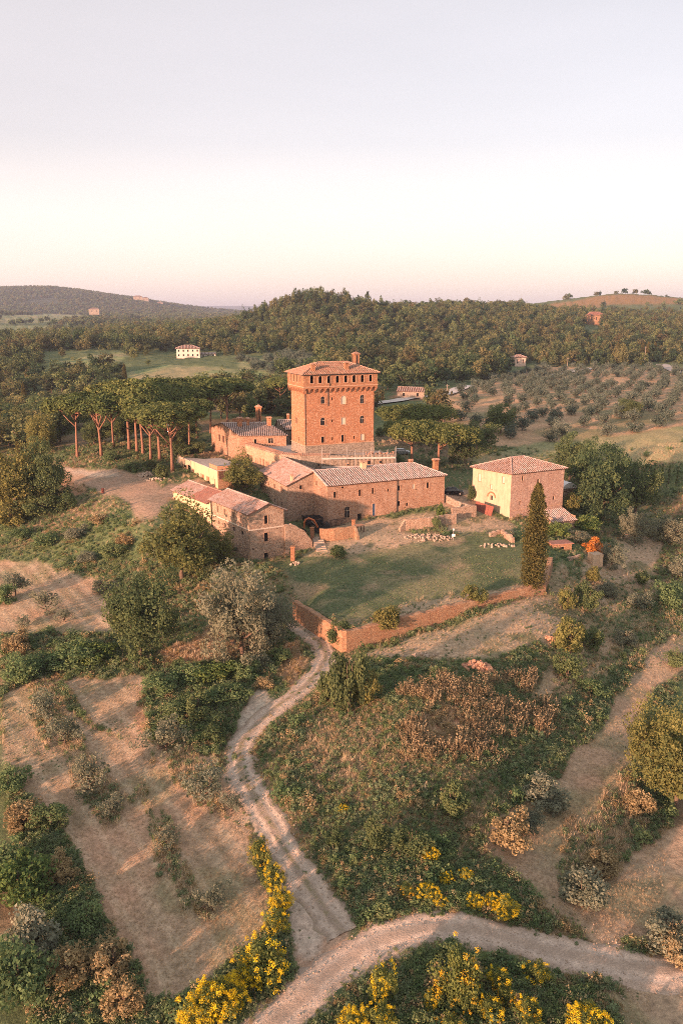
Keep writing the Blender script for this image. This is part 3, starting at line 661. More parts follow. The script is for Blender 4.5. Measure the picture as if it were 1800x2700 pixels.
    def caps(s, tiles, a, b, w=.22, seg=.7):        # ridge or hip tiles
        A, B = np.array(s.L(*a)), np.array(s.L(*b)); d = B-A; ln = np.linalg.norm(d); d /= ln; sd = np.cross(d, (0,0,1)); sd /= np.linalg.norm(sd); u = np.cross(sd, d)
        m = max(1, int(ln/seg))
        for j in range(m):
            p, q = A+d*ln*j/m, A+d*ln*(j+1)/m; l = .05*(j % 2)
            pr = [x+sd*o*w+u*(z+l) for x in (p, q) for o, z in ((-1,0),(-.5,.2),(.5,.2),(1,0))]
            tiles.add(pr, [(0,1,5,4),(1,2,6,5),(2,3,7,6),(0,3,2,1),(4,5,6,7)])
    def roof(s, slab, tiles, mat, mslab='wood', name='roof'):
        r = slab.build(name, M[mslab], s.root); t = tiles.build('roof_tiles', M[mat], r); t['kind'] = 'stuff'; return r
    def gable(s, x0, x1, y0, y1, ze, zr, axis='x', ov=.45, mat='tile', mid=.5, zeb=None, pitch=.5, seed=0):
        sl, ti = MB(), MB(); zeb = ze if zeb is None else zeb
        if axis == 'x':
            ym = y0+(y1-y0)*mid; k = (zr-ze)/(ym-y0); kb = (zr-zeb)/(y1-ym); a, b = x0-ov*.6, x1+ov*.6
            s.slope(sl, ti, [(a,y0-ov,ze-k*ov),(b,y0-ov,ze-k*ov),(b,ym,zr),(a,ym,zr)], pitch, seed=seed)
            s.slope(sl, ti, [(b,y1+ov,zeb-kb*ov),(a,y1+ov,zeb-kb*ov),(a,ym,zr),(b,ym,zr)], pitch, seed=seed+1)
            s.caps(ti, (a,ym,zr+.02), (b,ym,zr+.02))
        else:
            xm = x0+(x1-x0)*mid; k = (zr-ze)/(xm-x0); kb = (zr-zeb)/(x1-xm); a, b = y0-ov*.8, y1+ov*.8
            s.slope(sl, ti, [(x0-ov,a,ze-k*ov),(x0-ov,b,ze-k*ov),(xm,b,zr),(xm,a,zr)], pitch, seed=seed)
            s.slope(sl, ti, [(x1+ov,b,zeb-kb*ov),(x1+ov,a,zeb-kb*ov),(xm,a,zr),(xm,b,zr)], pitch, seed=seed+1)
            s.caps(ti, (xm,a,zr+.02), (xm,b,zr+.02))
        return s.roof(sl, ti, mat)
    def hip(s, x0, x1, y0, y1, ze, zr, ra, rb, ov=.5, mat='tile', pitch=.5, seed=0):
        """ra, rb: ends of the ridge (x, y); hips run to the four corners"""
        sl, ti = MB(), MB(); X0, X1, Y0, Y1 = x0-ov, x1+ov, y0-ov, y1+ov
        A, B = (*ra, zr), (*rb, zr)
        if abs(ra[0]-rb[0]) > .05:
            fr = [(X0,Y0,ze),(X1,Y0,ze),B,A]; bk = [(X1,Y1,ze),(X0,Y1,ze),A,B]; lf = [(X0,Y1,ze),(X0,Y0,ze),A]; rt = [(X1,Y0,ze),(X1,Y1,ze),B]
        else:
            fr = [(X0,Y0,ze),(X1,Y0,ze),A]; bk = [(X1,Y1,ze),(X0,Y1,ze),B]; lf = [(X0,Y1,ze),(X0,Y0,ze),A,B]; rt = [(X1,Y0,ze),(X1,Y1,ze),B,A]
        for i, q in enumerate((fr, bk, lf, rt)): s.slope(sl, ti, q, pitch, seed=seed+i)
        for p, q in (((X0,Y0,ze),A),((X1,Y0,ze),B),((X0,Y1,ze),A if fr[-1] is A and len(fr) == 4 else B),((X1,Y1,ze),B)): s.caps(ti, (p[0],p[1],p[2]+.03), (q[0],q[1],q[2]+.03))
        if abs(ra[0]-rb[0])+abs(ra[1]-rb[1]) > .1: s.caps(ti, (A[0],A[1],zr+.04), (B[0],B[1],zr+.04))
        return s.roof(sl, ti, mat)
    def chimney(s, x, y, z0, z1, w=.9, d=.7, mat='brick', style='cap'):
        ux3, vy3, up = np.append(s.ux, 0), np.append(s.vy, 0), np.array((0,0,1.0)); b = MB()
        def bx(cx, cy_, cz0, cz1, hw, hd, m=b): m.obox(s.L(cx, cy_, (cz0+cz1)/2), ux3, vy3, up, hw, hd, (cz1-cz0)/2)
        h = z1-z0
        if style == 'tall':
            bx(x, y, z0, z1-h*.14, w*.5, d*.5); bx(x, y, z0, z0+h*.08, w*.58, d*.58); bx(x, y, z1-h*.16, z1-h*.11, w*.62, d*.62)
        else:
            bx(x, y, z0, z1-.45, w*.5, d*.5); bx(x, y, z1-.5, z1-.38, w*.6, d*.6)
            for sx in (-1, 1):
                for sy in (-1, 1): bx(x+sx*w*.36, y+sy*d*.36, z1-.38, z1-.15, w*.13, d*.13)
        ch = b.build('chimney', M[mat], s.root)
        c = MB()
        if style == 'tall':
            zt = z1-h*.11; pts = [np.array(s.L(x+i*w*.7, y+j*d*.7, zt)) for i, j in ((-1,-1),(1,-1),(1,1),(-1,1))] + [np.array(s.L(x, y, z1))]
            c.add(pts, [(0,1,4),(1,2,4),(2,3,4),(3,0,4),(3,2,1,0)])
            v = MB(); v.obox(s.L(x-w*.02, y-d*.5, (z0+z1)/2), ux3, vy3, up, w*.12, .03, h*.3); v.obox(s.L(x-w*.5, y, (z0+z1)/2), ux3, vy3, up, .03, d*.12, h*.3); v.build('flue_slot', M['void'], ch)
        else:
            zt = z1-.15; pts = [np.array(s.L(x+i*w*.72, y+j*d*.72, zt)) for i, j in ((-1,-1),(1,-1),(1,1),(-1,1))] + [np.array(s.L(x+i*w*.72, y, zt+.38)) for i in (-1, 1)]
            c.add(pts, [(0,1,5,4),(2,3,4,5),(3,0,4),(1,2,5),(3,2,1,0)])
        c.build('chimney_cap', M['tile_orange'], ch)
        return ch
C2 = ((720, 920), 3.136); C8 = ((740, 920), 5.6); CA = ((460, 1060), 4.9); CF = ((440, 1250), 4.356); CR = ((1230, 1190), 5.227); C4 = ((760, 1150), 5.227)

# ---- tower
b = Bld('castle_tower', 'tall square brick and stone tower with arched loggia under its tiled roof', 'tower', -9.29, 205, 24.0, 24)
TW, TD, Z1, ZC0, ZC1, ZE = 19.6, 10.2, 26.9, 40.7, 42.1, 45.2
op = b.rects('front', 0, [(393,393,428,452,'arch_win'),(717,380,755,450,'arch_win'),(391,568,430,630,'arch_win'),(716,552,755,612,'arch_win'),(560,387,602,455,'arch_blind'),(562,567,598,625,'blind'),
     (722,703,752,755,'blind'),(397,725,425,775),(563,712,588,767),(483,400,493,425,'void'),(483,583,497,607,'void'),(484,730,497,755,'void'),(662,720,674,745,'void')], *C2)
ol = b.rects('left', 0, [(187,565,200,615),(208,727,218,757)], *C2)
w = MB(); b.wall(w, 'front', 0, 0, TW, Z1, ZC1, op); b.wall(w, 'left', 0, 0, TD, Z1, ZC1, ol); b.wall(w, 'right', TW, 0, TD, Z1, ZC1); b.wall(w, 'back', TD, 0, TW, Z1, ZC1)
w.build('wall', M['stone_tower'], b.root); b.fit('front', 0, op); b.fit('left', 0, ol)
pl = MB(); bt = .45                                    # battered plinth
q = lambda x, y, z: b.L(x, y, z)
c0 = [(-bt,-bt),(TW+bt,-bt),(TW+bt,TD+bt),(-bt,TD+bt)]; c1 = [(-.06,-.06),(TW+.06,-.06),(TW+.06,TD+.06),(-.06,TD+.06)]
pl.add([q(*c, 20.0) for c in c0]+[q(*c, Z1) for c in c1], [(i, (i+1) % 4, (i+1) % 4+4, i+4) for i in range(4)]+[(4,5,6,7)]); pl.build('plinth', M['stone_grey'], b.root)
sc_ = MB(); sc_.add([q(*c, z) for z in (Z1-.02, Z1+.16) for c in ((-.16,-.16),(TW+.16,-.16),(TW+.16,TD+.16),(-.16,TD+.16))], [(0,1,5,4),(1,2,6,5),(2,3,7,6),(3,0,4,7),(4,5,6,7),(0,3,2,1)]); sc_.build('string_course', M['trim'], b.root)
CO = .65                                               # crown stands out over brackets
ofr = b.rects('front', -CO, [(432,395,488,508,'arch_void'),(558,400,612,505,'arch_void'),(686,397,740,503,'arch_void'),(812,395,865,498,'arch_void'),(936,390,988,494,'arch_void'),(1058,386,1110,490,'arch_void'),(1180,383,1230,487,'arch_void'),(1302,380,1350,480,'arch_void')], *C8)
olf = [[.9+i*2.4, 1.85+i*2.4, ofr[0][2]+.1, ofr[0][3], 'arch_void'] for i in range(4)]
cw_ = MB(); b.wall(cw_, 'front', -CO, -CO, TW+CO, ZC1, ZE, ofr, .5); b.wall(cw_, 'left', -CO, -CO, TD+CO, ZC1, ZE, olf, .5); b.wall(cw_, 'right', TW+CO, -CO, TD+CO, ZC1, ZE); b.wall(cw_, 'back', TD+CO, -CO, TW+CO, ZC1, ZE)
cw_.add([q(-CO,-CO,ZC1),q(TW+CO,-CO,ZC1),q(TW+CO,TD+CO,ZC1),q(-CO,TD+CO,ZC1)], [(0,3,2,1)])
cw_.build('crown', M['brick'], b.root)
fl = MB(); fl.add([q(-CO+.5,-CO+.5,ZC1+.9),q(TW+CO-.5,-CO+.5,ZC1+.9),q(TW+CO-.5,TD+CO-.5,ZC1+.9),q(-CO+.5,TD+CO-.5,ZC1+.9)], [(0,1,2,3)]); fl.build('loggia_floor', M['wood'], b.root)
inn_ = MB(); inn_.add([q(-CO+.9,1.6,ZC1),q(TW+CO-.9,1.6,ZC1),q(TW+CO-.9,1.6,ZE),q(-CO+.9,1.6,ZE),q(1.8,-CO+.9,ZC1),q(1.8,TD,ZC1),q(1.8,TD,ZE),q(1.8,-CO+.9,ZE)], [(0,1,2,3),(4,5,6,7)]); inn_.build('loggia_dark_back', M['void'], b.root)  # near-black sheets paint the shade deep inside the loggia
for f, k, ops in (('front', -CO, ofr), ('left', -CO, olf)):
    fn, dr, inn = b.face(f, k)
    for o_ in ops:
        m = MB(); r = (o_[1]-o_[0])/2; zc = o_[3]-r*.9; cx = (o_[0]+o_[1])/2
        for i in range(10):
            t0, t1 = math.pi*i/10, math.pi*(i+1)/10
            pr = lambda th, rr, dd: np.array(b.L(*fn(cx-rr*math.cos(th)), zc+rr*.95*math.sin(th))) + inn*dd
            m.add([pr(t0,r,-.05),pr(t1,r,-.05),pr(t1,r+.18,-.05),pr(t0,r+.18,-.05),pr(t0,r,.1),pr(t1,r,.1),pr(t1,r+.18,.1),pr(t0,r+.18,.1)], [(0,1,2,3),(0,4,5,1),(3,2,6,7)])
        for qq in (o_[0]-.09, o_[1]+.09): m.obox(np.array(b.L(*fn(qq), (o_[2]+zc)/2))+inn*-.01, dr, inn, (0,0,1), .09, .06, (zc-o_[2])/2)
        m.obox(np.array(b.L(*fn(cx), o_[2]-.06))+inn*-.02, dr, inn, (0,0,1), r+.22, .1, .06); m.build('arch_surround', M['trim'], b.root)
def corbels(f, k, kin, q0, q1, n):
    fn, dr, inn = b.face(f, k); st = (q1-q0)/n; band = MB()
    for i in range(n+1):
        qq = q0+i*st; m = MB(); hw = .20
        base = lambda z, d: [np.array(b.L(*fn(qq+s_*hw), z)) + inn*d for s_ in (-1, 1)]
        p = base(ZC0-.25, CO+.05)+base(ZC0-.25, CO-.12)+base(ZC0+.55, .02)+base(ZC0+.55, CO+.05)
        m.add(p, [(2,3,5,4),(0,2,4,6),(1,7,5,3),(0,1,3,2)]); m.build('corbel', M['brick'], b.root)
    N = 8
    for i in range(n):
        a, c = q0+i*st+.2, q0+(i+1)*st-.2; r = (c-a)/2; cx = (a+c)/2; zb = ZC0+.5
        for j in range(N):
            t0, t1 = math.pi*j/N, math.pi*(j+1)/N; P = lambda th, z=None: np.array(b.L(*fn(cx-r*math.cos(th)), zb+r*.85*math.sin(th) if z is None else z))
            band.add([P(t0),P(t1),P(t1,ZC1),P(t0,ZC1)], [(0,1,2,3)]); band.add([P(t0),P(t1),P(t1)+inn*CO,P(t0)+inn*CO], [(0,3,2,1)])
    for i in range(n+1):
        qq = q0+i*st; P = lambda s_, z: np.array(b.L(*fn(qq+s_*.2), z)); band.add([P(-1,ZC0+.5),P(1,ZC0+.5),P(1,ZC1),P(-1,ZC1)], [(0,1,2,3)])
    band.build('arch_band', M['brick'], b.root)
corbels('front', -CO, 0, -CO+.2, TW+CO-.2, 14); corbels('left', -CO, 0, -CO+.2, TD+CO-.2, 9); corbels('right', TW+CO, TW, -CO+.2, TD+CO-.2, 9); corbels('back', TD+CO, TD, -CO+.2, TW+CO-.2, 14)
led = MB(); e_ = CO+.14; led.add([q(x, y, z) for z in (ZC1-.08, ZC1+.14) for x, y in ((-e_,-e_),(TW+e_,-e_),(TW+e_,TD+e_),(-e_,TD+e_))], [(0,1,5,4),(1,2,6,5),(2,3,7,6),(3,0,4,7),(4,5,6,7),(0,3,2,1)]); led.build('ledge', M['trim'], b.root)
b.hip(-CO, TW+CO, -CO, TD+CO, ZE+.05, 47.9, (5.6, 5.1), (14.0, 5.1), .6, 'tile_orange', .48, 3)
ve = MB()
for y0_, y1_ in ((-CO-.92, -CO-.8),): ve.obox(b.L(TW/2, -CO-.62, ZE+.0), np.append(b.ux,0), np.append(b.vy,0), (0,0,1), TW/2+CO+.55, .06, .07)
ve.obox(b.L(-CO-.62, TD/2, ZE), np.append(b.vy,0), np.append(b.ux,0), (0,0,1), TD/2+CO+.55, .06, .07); ve.build('gutter', M['dark_iron'], b.root)
b.chimney(2.6, .9, 45.4, 47.9, 1.0, .8, 'brick'); b.chimney(12.0, 1.0, 45.4, 48.0, 1.1, .9, 'brick'); b.chimney(17.9, 7.8, 45.6, 50.4, 1.5, 1.5, 'brick', 'tall')
dp = MB(); dp.tube([b.L(*t3) for t3 in ((6.55,-CO-.1,44.9),(6.55,-CO-.1,42.2),(6.35,-.08,40.6),(6.35,-.08,37.0))], .09, 6); dp.tube([b.L(-.08,-.08,ZC0-.3), b.L(-.08,-.08,27.1)], .07, 6); dp.build('downpipe', M['dark_iron'], b.root)

# ---- terrace range under the tower
b = Bld('terrace_range', 'low stone range with tiled coping and pink side wall below the tower', 'building', -15.7, 204.7, 14.0, 0, 33)
FP = [(-15.7,204.7),(-10.4,202.4),(13.8,204.6),(14.6,209.5),(9.6,214.5),(-22,228),(-28.9,225)]
w = MB(); n_ = len(FP); top = 24.1
def g(x, y, z): return (x+15.7, y-204.7, z-14.0)
PAR = {0: 24.9, 6: 24.9, 1: 24.9}
lw = b.rects('left', 0, [(945,680,965,765,'shut'),(983,688,1004,778,'shut'),(1043,722,1062,785,'shut'),(1070,728,1084,788,'shut'),(1105,728,1123,815,'shut'),(1142,738,1162,832,'shut'),(1182,768,1202,835,'shut'),(1207,775,1224,838,'shut'),(1273,785,1295,830,'shut')], *CA)
ang = math.degrees(math.atan2(204.6-202.4, 13.8+10.4))
for i in range(1, n_-1):
    (x0, y0), (x1, y1) = FP[i], FP[(i+1) % n_]; z1 = 24.9 if i == 1 else top
    w.add([g(x0,y0,14),g(x1,y1,14),g(x1,y1,z1),g(x0,y0,z1)], [(0,1,2,3)])
w.build('wall', M['stone_grey'], b.root)  # darker grey stone puts shade into the front wall's colour
w = MB(); b.wall(w, 'left', 0, 0, 25.0, 14.0, 24.9, lw); w.build('wall', M['plaster_pink'], b.root)
w = MB(); w.add([g(*FP[0],14),g(*FP[1],14),g(*FP[1],24.9),g(*FP[0],24.9)], [(0,1,2,3)]); w.build('wall', M['stone_grey'], b.root)  # left end of the front, same dark stone in place of shade
fl = MB(); fl.add([g(*p, top) for p in FP], [tuple(range(n_))]); fl.build('terrace_floor', M['concrete'], b.root)
def coping(pts, z, wd, name='coping'):
    m = MB(); t2 = MB(); rnd = random.Random(4)
    for (x0, y0), (x1, y1) in zip(pts, pts[1:]):
        d = np.array((x1-x0, y1-y0, 0)); ln = np.linalg.norm(d); d /= ln; sd = np.array((d[1], -d[0], 0)); k = int(ln/.5)
        m.obox(np.array(g((x0+x1)/2, (y0+y1)/2, z-.3))-sd*wd*.45, d, sd, (0,0,1), ln/2, wd*.5, .3)
        for j in range(k):
            c = np.array(g(x0, y0, z))+d*ln*(j+.5)/k-sd*wd*.4
            sl_ = np.array((0,0,1))*.32+sd*-.95; sl_ /= np.linalg.norm(sl_); nn_ = np.cross(sl_, d); nn_ = nn_ if nn_[2] > 0 else -nn_
            t2.obox(c+np.array((0,0,.10+rnd.uniform(0,.04))), d, sl_, nn_, .17, wd*.72, .07)
    c_ = m.build(name, M['stone_grey'], b.root); t_2 = t2.build('coping_tiles', M['tile_orange'], c_); t_2['kind'] = 'stuff'
coping([FP[0], FP[1]], 24.95, .7); coping([FP[6], FP[0]], 24.95, .9); coping([FP[1], (-3, 203.07)], 24.95, .7)
fb = Bld('dummy', None, None, -10.4, 202.4, 14.0, ang)      # front wall plane, only used to place its windows
for o_ in fb.rects('front', -.02, [(1090,335,1130,385),(1240,335,1285,375),(795,380,835,405),(405,380,430,410)], *C4):
    m = MB(); wx = (o_[0]+o_[1])/2; m.obox(np.array(fb.L(wx, -.03, (o_[2]+o_[3])/2))+np.array((-10.4+15.7, 202.4-204.7, 0)), np.append(fb.ux,0), np.append(fb.vy,0), (0,0,1), (o_[1]-o_[0])/2+.12, .05, (o_[3]-o_[2])/2+.12)
    wo = m.build('window', M['trim'], b.root); m = MB(); m.obox(np.array(fb.L(wx, -.07, (o_[2]+o_[3])/2))+np.array((-10.4+15.7, 202.4-204.7, 0)), np.append(fb.ux,0), np.append(fb.vy,0), (0,0,1), (o_[1]-o_[0])/2, .03, (o_[3]-o_[2])/2); m.build('pane', M['void'], wo)
b.fit('left', 0, lw)
bpy.data.objects.remove(fb.root)

# ---- palace wing at the left, its back range and the chimneys
b = Bld('palace_wing', 'ochre stone wing with grey tiled roof and row of brick chimneys', 'building', -28.5, 222, 16.0, 4, 31)
ol = b.rects('left', 0, [(563,415,597,500,'shut'),(612,432,650,520,'shut'),(625,680,652,785,'door')], *CA)
of = b.rects('front', 0, [(1030,480,1068,540),(1213,468,1280,530)], *CA)
w = MB(); b.wall(w, 'left', 0, 0, 21, 16, 27.2, ol, gable=(12.4, 29.3)); b.wall(w, 'front', 0, 0, 13, 16, 27.2, of); b.wall(w, 'right', 13, 0, 21, 16, 27.2, gable=(12.4, 29.3)); b.wall(w, 'back', 21, 0, 13, 16, 27.2)
w.build('wall', M['stone_warm'], b.root); b.fit('left', 0, ol); b.fit('front', 0, of)
b.gable(0, 13, 0, 21, 27.2, 29.3, 'x', .5, 'tile_grey', 12.4/21, seed=9)
ap = MB(); ap.obox(b.L(7.0, 13.6, 29.5), np.append(b.ux,0), np.append(b.vy,0), (0,0,1), 3.4, .3, .9); ap.build('parapet', M['brick'], b.root)
b.chimney(3.4, 8.2, 27.6, 31.3, 1.0, .9); b.chimney(6.3, 9.6, 28.2, 31.0, .6, .6); b.chimney(12.2, 9.0, 27.8, 31.2, .9, .9); b.chimney(12.6, 17.0, 28.0, 34.2, 1.2, 1.2, 'brick', 'tall')
b = Bld('back_range', 'low grey roofed range between palace wing and tower', 'building', -16.4, 233, 18.0, 10, 26)
w = MB(); of = [[6.0, 7.0, 24.2, 26.2, 'win']]
b.wall(w, 'front', 0, 0, 12, 18, 27.4, of); b.wall(w, 'left', 0, 0, 8, 18, 27.4, gable=(6, 29.0)); b.wall(w, 'right', 12, 0, 8, 18, 27.4, gable=(6, 29.0)); b.wall(w, 'back', 8, 0, 12, 18, 27.4); w.build('wall', M['stone_grey'], b.root)
b.fit('front', 0, of); b.gable(0, 12, 0, 8, 27.4, 29.4, 'x', .5, 'tile_grey', .75, seed=12); b.chimney(3.2, 6.4, 28.8, 31.0, .5, .5); b.chimney(10.4, 6.4, 28.8, 31.6, .8, .8)

# ---- long range at the front
b = Bld('long_house', 'long two storey stone range with pale tiled roof and blue door', 'building', -3.16, 178, 11.0, 24)
LX, LD, RY = 31.0, 14.5, 8.0
op = b.rects('front', 0, [(499,1180,523,1230),(705,1162,730,1215,'shut'),(814,1150,836,1197,'shut'),(940,1155,957,1180,'shut'),(1028,1128,1050,1172),(1146,1115,1170,1158,'blind'),(1266,1103,1287,1150),(1024,1258,1048,1298,'void'),(1098,1270,1115,1298,'void'),
     (565,1137,585,1152,'void'),(590,1304,632,1396,'arch_win'),(697,1360,730,1415,'void'),(818,1278,847,1380,'bluedoor')], *C2)
ol = b.rects('left', 0, [(352,1090,365,1125,'shut')], *C2)
w = MB(); b.wall(w, 'front', 0, 0, LX, 11, 22.2, op); b.wall(w, 'left', 0, 0, LD, 11, 22.2, ol, gable=(RY, 24.2)); b.wall(w, 'right', LX, 0, LD, 11, 22.2); b.wall(w, 'back', LD, 0, LX, 11, 22.2)
w.build('wall', M['stone_warm'], b.root); b.fit('front', 0, op); b.fit('left', 0, ol)
sl, ti = MB(), MB(); ov = .45; zo = 22.2-(2.0/RY)*ov; zb = 22.2
b.slope(sl, ti, [(-.3,-ov,zo),(LX+ov,-ov,zo),(LX-4.6,RY,24.2),(-.3,RY,24.2)], .5, seed=21); b.slope(sl, ti, [(LX+ov,LD+ov,zb),(-.3,LD+ov,zb),(-.3,RY,24.2),(LX-4.6,RY,24.2)], .5, seed=22)
b.slope(sl, ti, [(LX+ov,-ov,zo),(LX+ov,LD+ov,zb),(LX-4.6,RY,24.2)], .5, seed=23); b.caps(ti, (-.3,RY,24.22), (LX-4.6,RY,24.22)); b.caps(ti, (LX-4.6,RY,24.24), (LX+ov,-ov,zo+.03)); b.caps(ti, (-.28,-ov,zo+.03), (-.28,RY,24.24)); b.roof(sl, ti, 'tile_grey')
b.chimney(12.4, 7.2, 23.7, 25.7, 1.2, 1.0, 'plaster_cream'); b.chimney(30.2, 3.2, 22.4, 25.6, 1.2, 1.0, 'brick'); b.chimney(26.0, 8.2, 24.0, 24.9, .8, .7, 'brick')
m = MB(); m.tube([b.L(17.9,-.12,22.0), b.L(17.9,-.12,13.2)], .1, 6); m.build('downpipe', M['dark_iron'], b.root)

# ---- middle gabled house
b = Bld('gabled_house', 'tall stone house with pinkish tiled gable roof behind the excavator', 'building', -12.67, 183, 9.5, 24)
op = b.rects('front', 0, [(218,1127,242,1160),(297,1370,330,1400,'void'),(158,1440,195,1480)], *C2)
ol = b.rects('left', 0, [(1096,60,1112,100,'shut'),(1161,85,1178,125,'shut'),(1228,112,1246,155,'shut'),(1308,142,1326,200,'shut'),(1096,222,1116,270,'arch_void'),(1162,250,1182,298,'arch_void'),(1230,278,1249,325,'arch_void'),(1311,315,1329,360,'arch_void')], *CF)
w = MB(); b.wall(w, 'front', 0, 0, 13.2, 9.5, 21.2, op, gable=(6.7, 24.0)); b.wall(w, 'left', 0, 0, 20, 9.5, 21.2, ol); b.wall(w, 'right', 13.2, 0, 20, 9.5, 21.2); b.wall(w, 'back', 20, 0, 13.2, 9.5, 21.2, gable=(6.7, 24.0)); w.build('wall', M['stone_farm'], b.root)
b.fit('front', 0, op); b.fit('left', 0, ol); b.gable(0, 13.2, 0, 20, 21.2, 24.0, 'y', .4, 'tile', .507, pitch=.55, seed=31); b.chimney(1.5, 1.0, 21.6, 23.4, .55, .5, 'plaster_cream')
m = MB(); m.tube([b.L(-.15,19.7,21.0), b.L(-.15,19.7,11)], .1, 6); m.build('downpipe', M['dark_iron'], b.root)

# ---- farmhouse at the lower left: front block and two lower roofs behind
b = Bld('farmhouse', 'three storey stone farmhouse with gable end above the lawn', 'house', -18.8, 158, 8.0, 29, 36)
op = b.rects('front', 0, [(1119,474,1160,570),(1117,672,1168,772),(1117,903,1166,988),(985,850,999,872,'void')], *CF)
ol = b.rects('left', 0, [(581,365,595,430,'shut'),(657,397,676,463),(759,440,776,508,'shut'),(849,482,863,548,'blind'),(586,530,608,575,'arch_void'),(655,560,681,608,'arch_void'),(757,605,782,655,'arch_void'),(852,648,879,698,'arch_void')], *CF)
FW, FL_ = 7.7, 17.0
w = MB(); b.wall(w, 'front', 0, 0, FW, 8, 20.6, op, gable=(FW*.52, 22.3)); b.wall(w, 'left', 0, 0, FL_, 8, 20.6, ol); b.wall(w, 'right', FW, 0, FL_, 8, 20.6); b.wall(w, 'back', FL_, 0, FW, 8, 20.6, gable=(FW*.52, 22.3)); w.build('wall', M['stone_farm'], b.root)
b.fit('front', 0, op); b.fit('left', 0, ol); b.gable(0, FW, 0, FL_, 20.6, 22.3, 'y', .6, 'tile', .52, seed=41)
m = MB(); ux3, vy3 = np.append(b.ux, 0), np.append(b.vy, 0)
m.obox(b.L(FW/2, -.03, 17.0), ux3, vy3, (0,0,1), FW/2+.05, .05, .11); m.obox(b.L(-.03, FL_/2, 17.0), vy3, ux3, (0,0,1), FL_/2, .05, .11); m.build('string_course', M['trim_pale'], b.root)
m = MB(); m.tube([b.L(-.15,FL_-.2,20.4), b.L(-.15,FL_-.2,11.5)], .1, 6); m.build('downpipe', M['dark_iron'], b.root)
b = Bld('rear_barn', 'long cream barn with red and pale tiled roof behind the farmhouse', 'barn', *Bld.W(b, -.2, FL_+.05), 10.0, 29, 37)
ol = b.rects('left', 0, [(75,275,85,318,'void')], *CF)
w = MB(); b.wall(w, 'left', 0, 0, 19, 10, 19.6, ol); b.wall(w, 'right', FW, 0, 19, 10, 19.6); b.wall(w, 'back', 19, 0, FW, 10, 19.6, gable=(FW*.52, 21.2)); b.wall(w, 'front', 0, 0, FW, 10, 19.6, gable=(FW*.52, 21.2)); w.build('wall', M['plaster_cream'], b.root); b.fit('left', 0, ol)
for (ya, yb, mt, dz, sd) in ((.5, 9.0, 'tile_red', 0.0, 51), (9.2, 19, 'tile', -.12, 52)):
    sl, ti = MB(), MB(); k = (21.2-19.6)/(FW*.52)
    b.slope(sl, ti, [(-.6,ya,19.6-k*.6+dz),(-.6,yb,19.6-k*.6+dz),(FW*.52,yb,21.25+dz),(FW*.52,ya,21.25+dz)], .5, seed=sd); b.slope(sl, ti, [(FW+.6,yb,19.4+dz),(FW+.6,ya,19.4+dz),(FW*.52,ya,21.25+dz),(FW*.52,yb,21.25+dz)], .5, seed=sd+5); b.caps(ti, (FW*.52,ya,21.28+dz), (FW*.52,yb,21.28+dz)); b.roof(sl, ti, mt)

# ---- low cream building by the dirt yard
b = Bld('garage_building', 'low cream flat roofed building with brown doors by the dirt yard', 'building', -31.4, 198.5, 15.5, 20, 32)
ol = b.rects('left', 0, [(232,868,257,958,'door'),(345,936,384,1040,'door'),(416,966,453,1075,'door'),(520,1000,530,1090,'blind')], *CA)
w = MB(); b.wall(w, 'left', 0, 0, 18, 15.5, 21.6, ol); w.build('wall', M['plaster_cream'], b.root)
w = MB(); b.wall(w, 'front', 0, 0, 8, 15.5, 21.6); b.wall(w, 'right', 8, 0, 18, 15.5, 21.6); b.wall(w, 'back', 18, 0, 8, 15.5, 21.6); w.build('wall', M['wall_brick'], b.root)
b.fit('left', 0, ol); ux3, vy3 = np.append(b.ux, 0), np.append(b.vy, 0)
m = MB(); m.add([b.L(x,y,z) for z in (21.6, 21.75) for x, y in ((-.25,-.2),(8.2,-.2),(8.2,18.1),(-.25,18.1))], [(0,1,5,4),(1,2,6,5),(2,3,7,6),(3,0,4,7),(4,5,6,7),(0,3,2,1)]); m.build('roof', M['concrete'], b.root)
par = MB(); par.obox(b.L(4, .1, 22.3), ux3, vy3, (0,0,1), 4, .08, .5); par.obox(b.L(.1, 2.7, 22.3), vy3, ux3, (0,0,1), 2.6, .08, .5)
fe = par.build('railing', M['wood_pale'], b.root)
pb = MB(); pb.obox(b.L(4.2, -.06, 20.4), ux3, vy3, (0,0,1), 3.9, .05, 1.0); pb.build('boarding', M['wood'], b.root)
b2 = Bld('open_shed', 'open lean-to shed at the far end of the cream building', 'shed', *b.W(0, 18.1), 15.5, 20, 32)
w = MB(); b2.wall(w, 'left', 0, 0, 10, 15.5, 21.5, [[.6,3.0,15.6,20.0,'void'],[3.5,5.9,15.6,19.6,'void'],[6.4,8.8,15.6,18.8,'void']], .3); b2.wall(w, 'back', 10, 0, 6, 15.5, 19.2); b2.wall(w, 'right', 6, 0, 10, 15.5, 19.2); w.build('wall', M['plaster_ruin'], b2.root)
m = MB(); m.add([b2.L(*p) for p in ((-.3,0,21.6),(-.3,8.0,21.3),(-.3,10.4,19.4),(6.4,10.4,19.2),(6.4,0,21.4),(-.3,0,21.4),(-.3,8.0,21.1),(-.3,10.4,19.2),(6.4,10.4,19.0),(6.4,0,21.2))], [(0,1,4),(1,2,3,4),(9,6,5),(9,8,7,6),(0,5,6,1),(1,6,7,2)]); m.build('roof', M['concrete'], b2.root)
for yy in (3.25, 6.15): m = MB(); m.obox(b2.L(.1, yy, 17.6), ux3, vy3, (0,0,1), .16, .16, 2.1); m.build('post', M['wood'], b2.root)

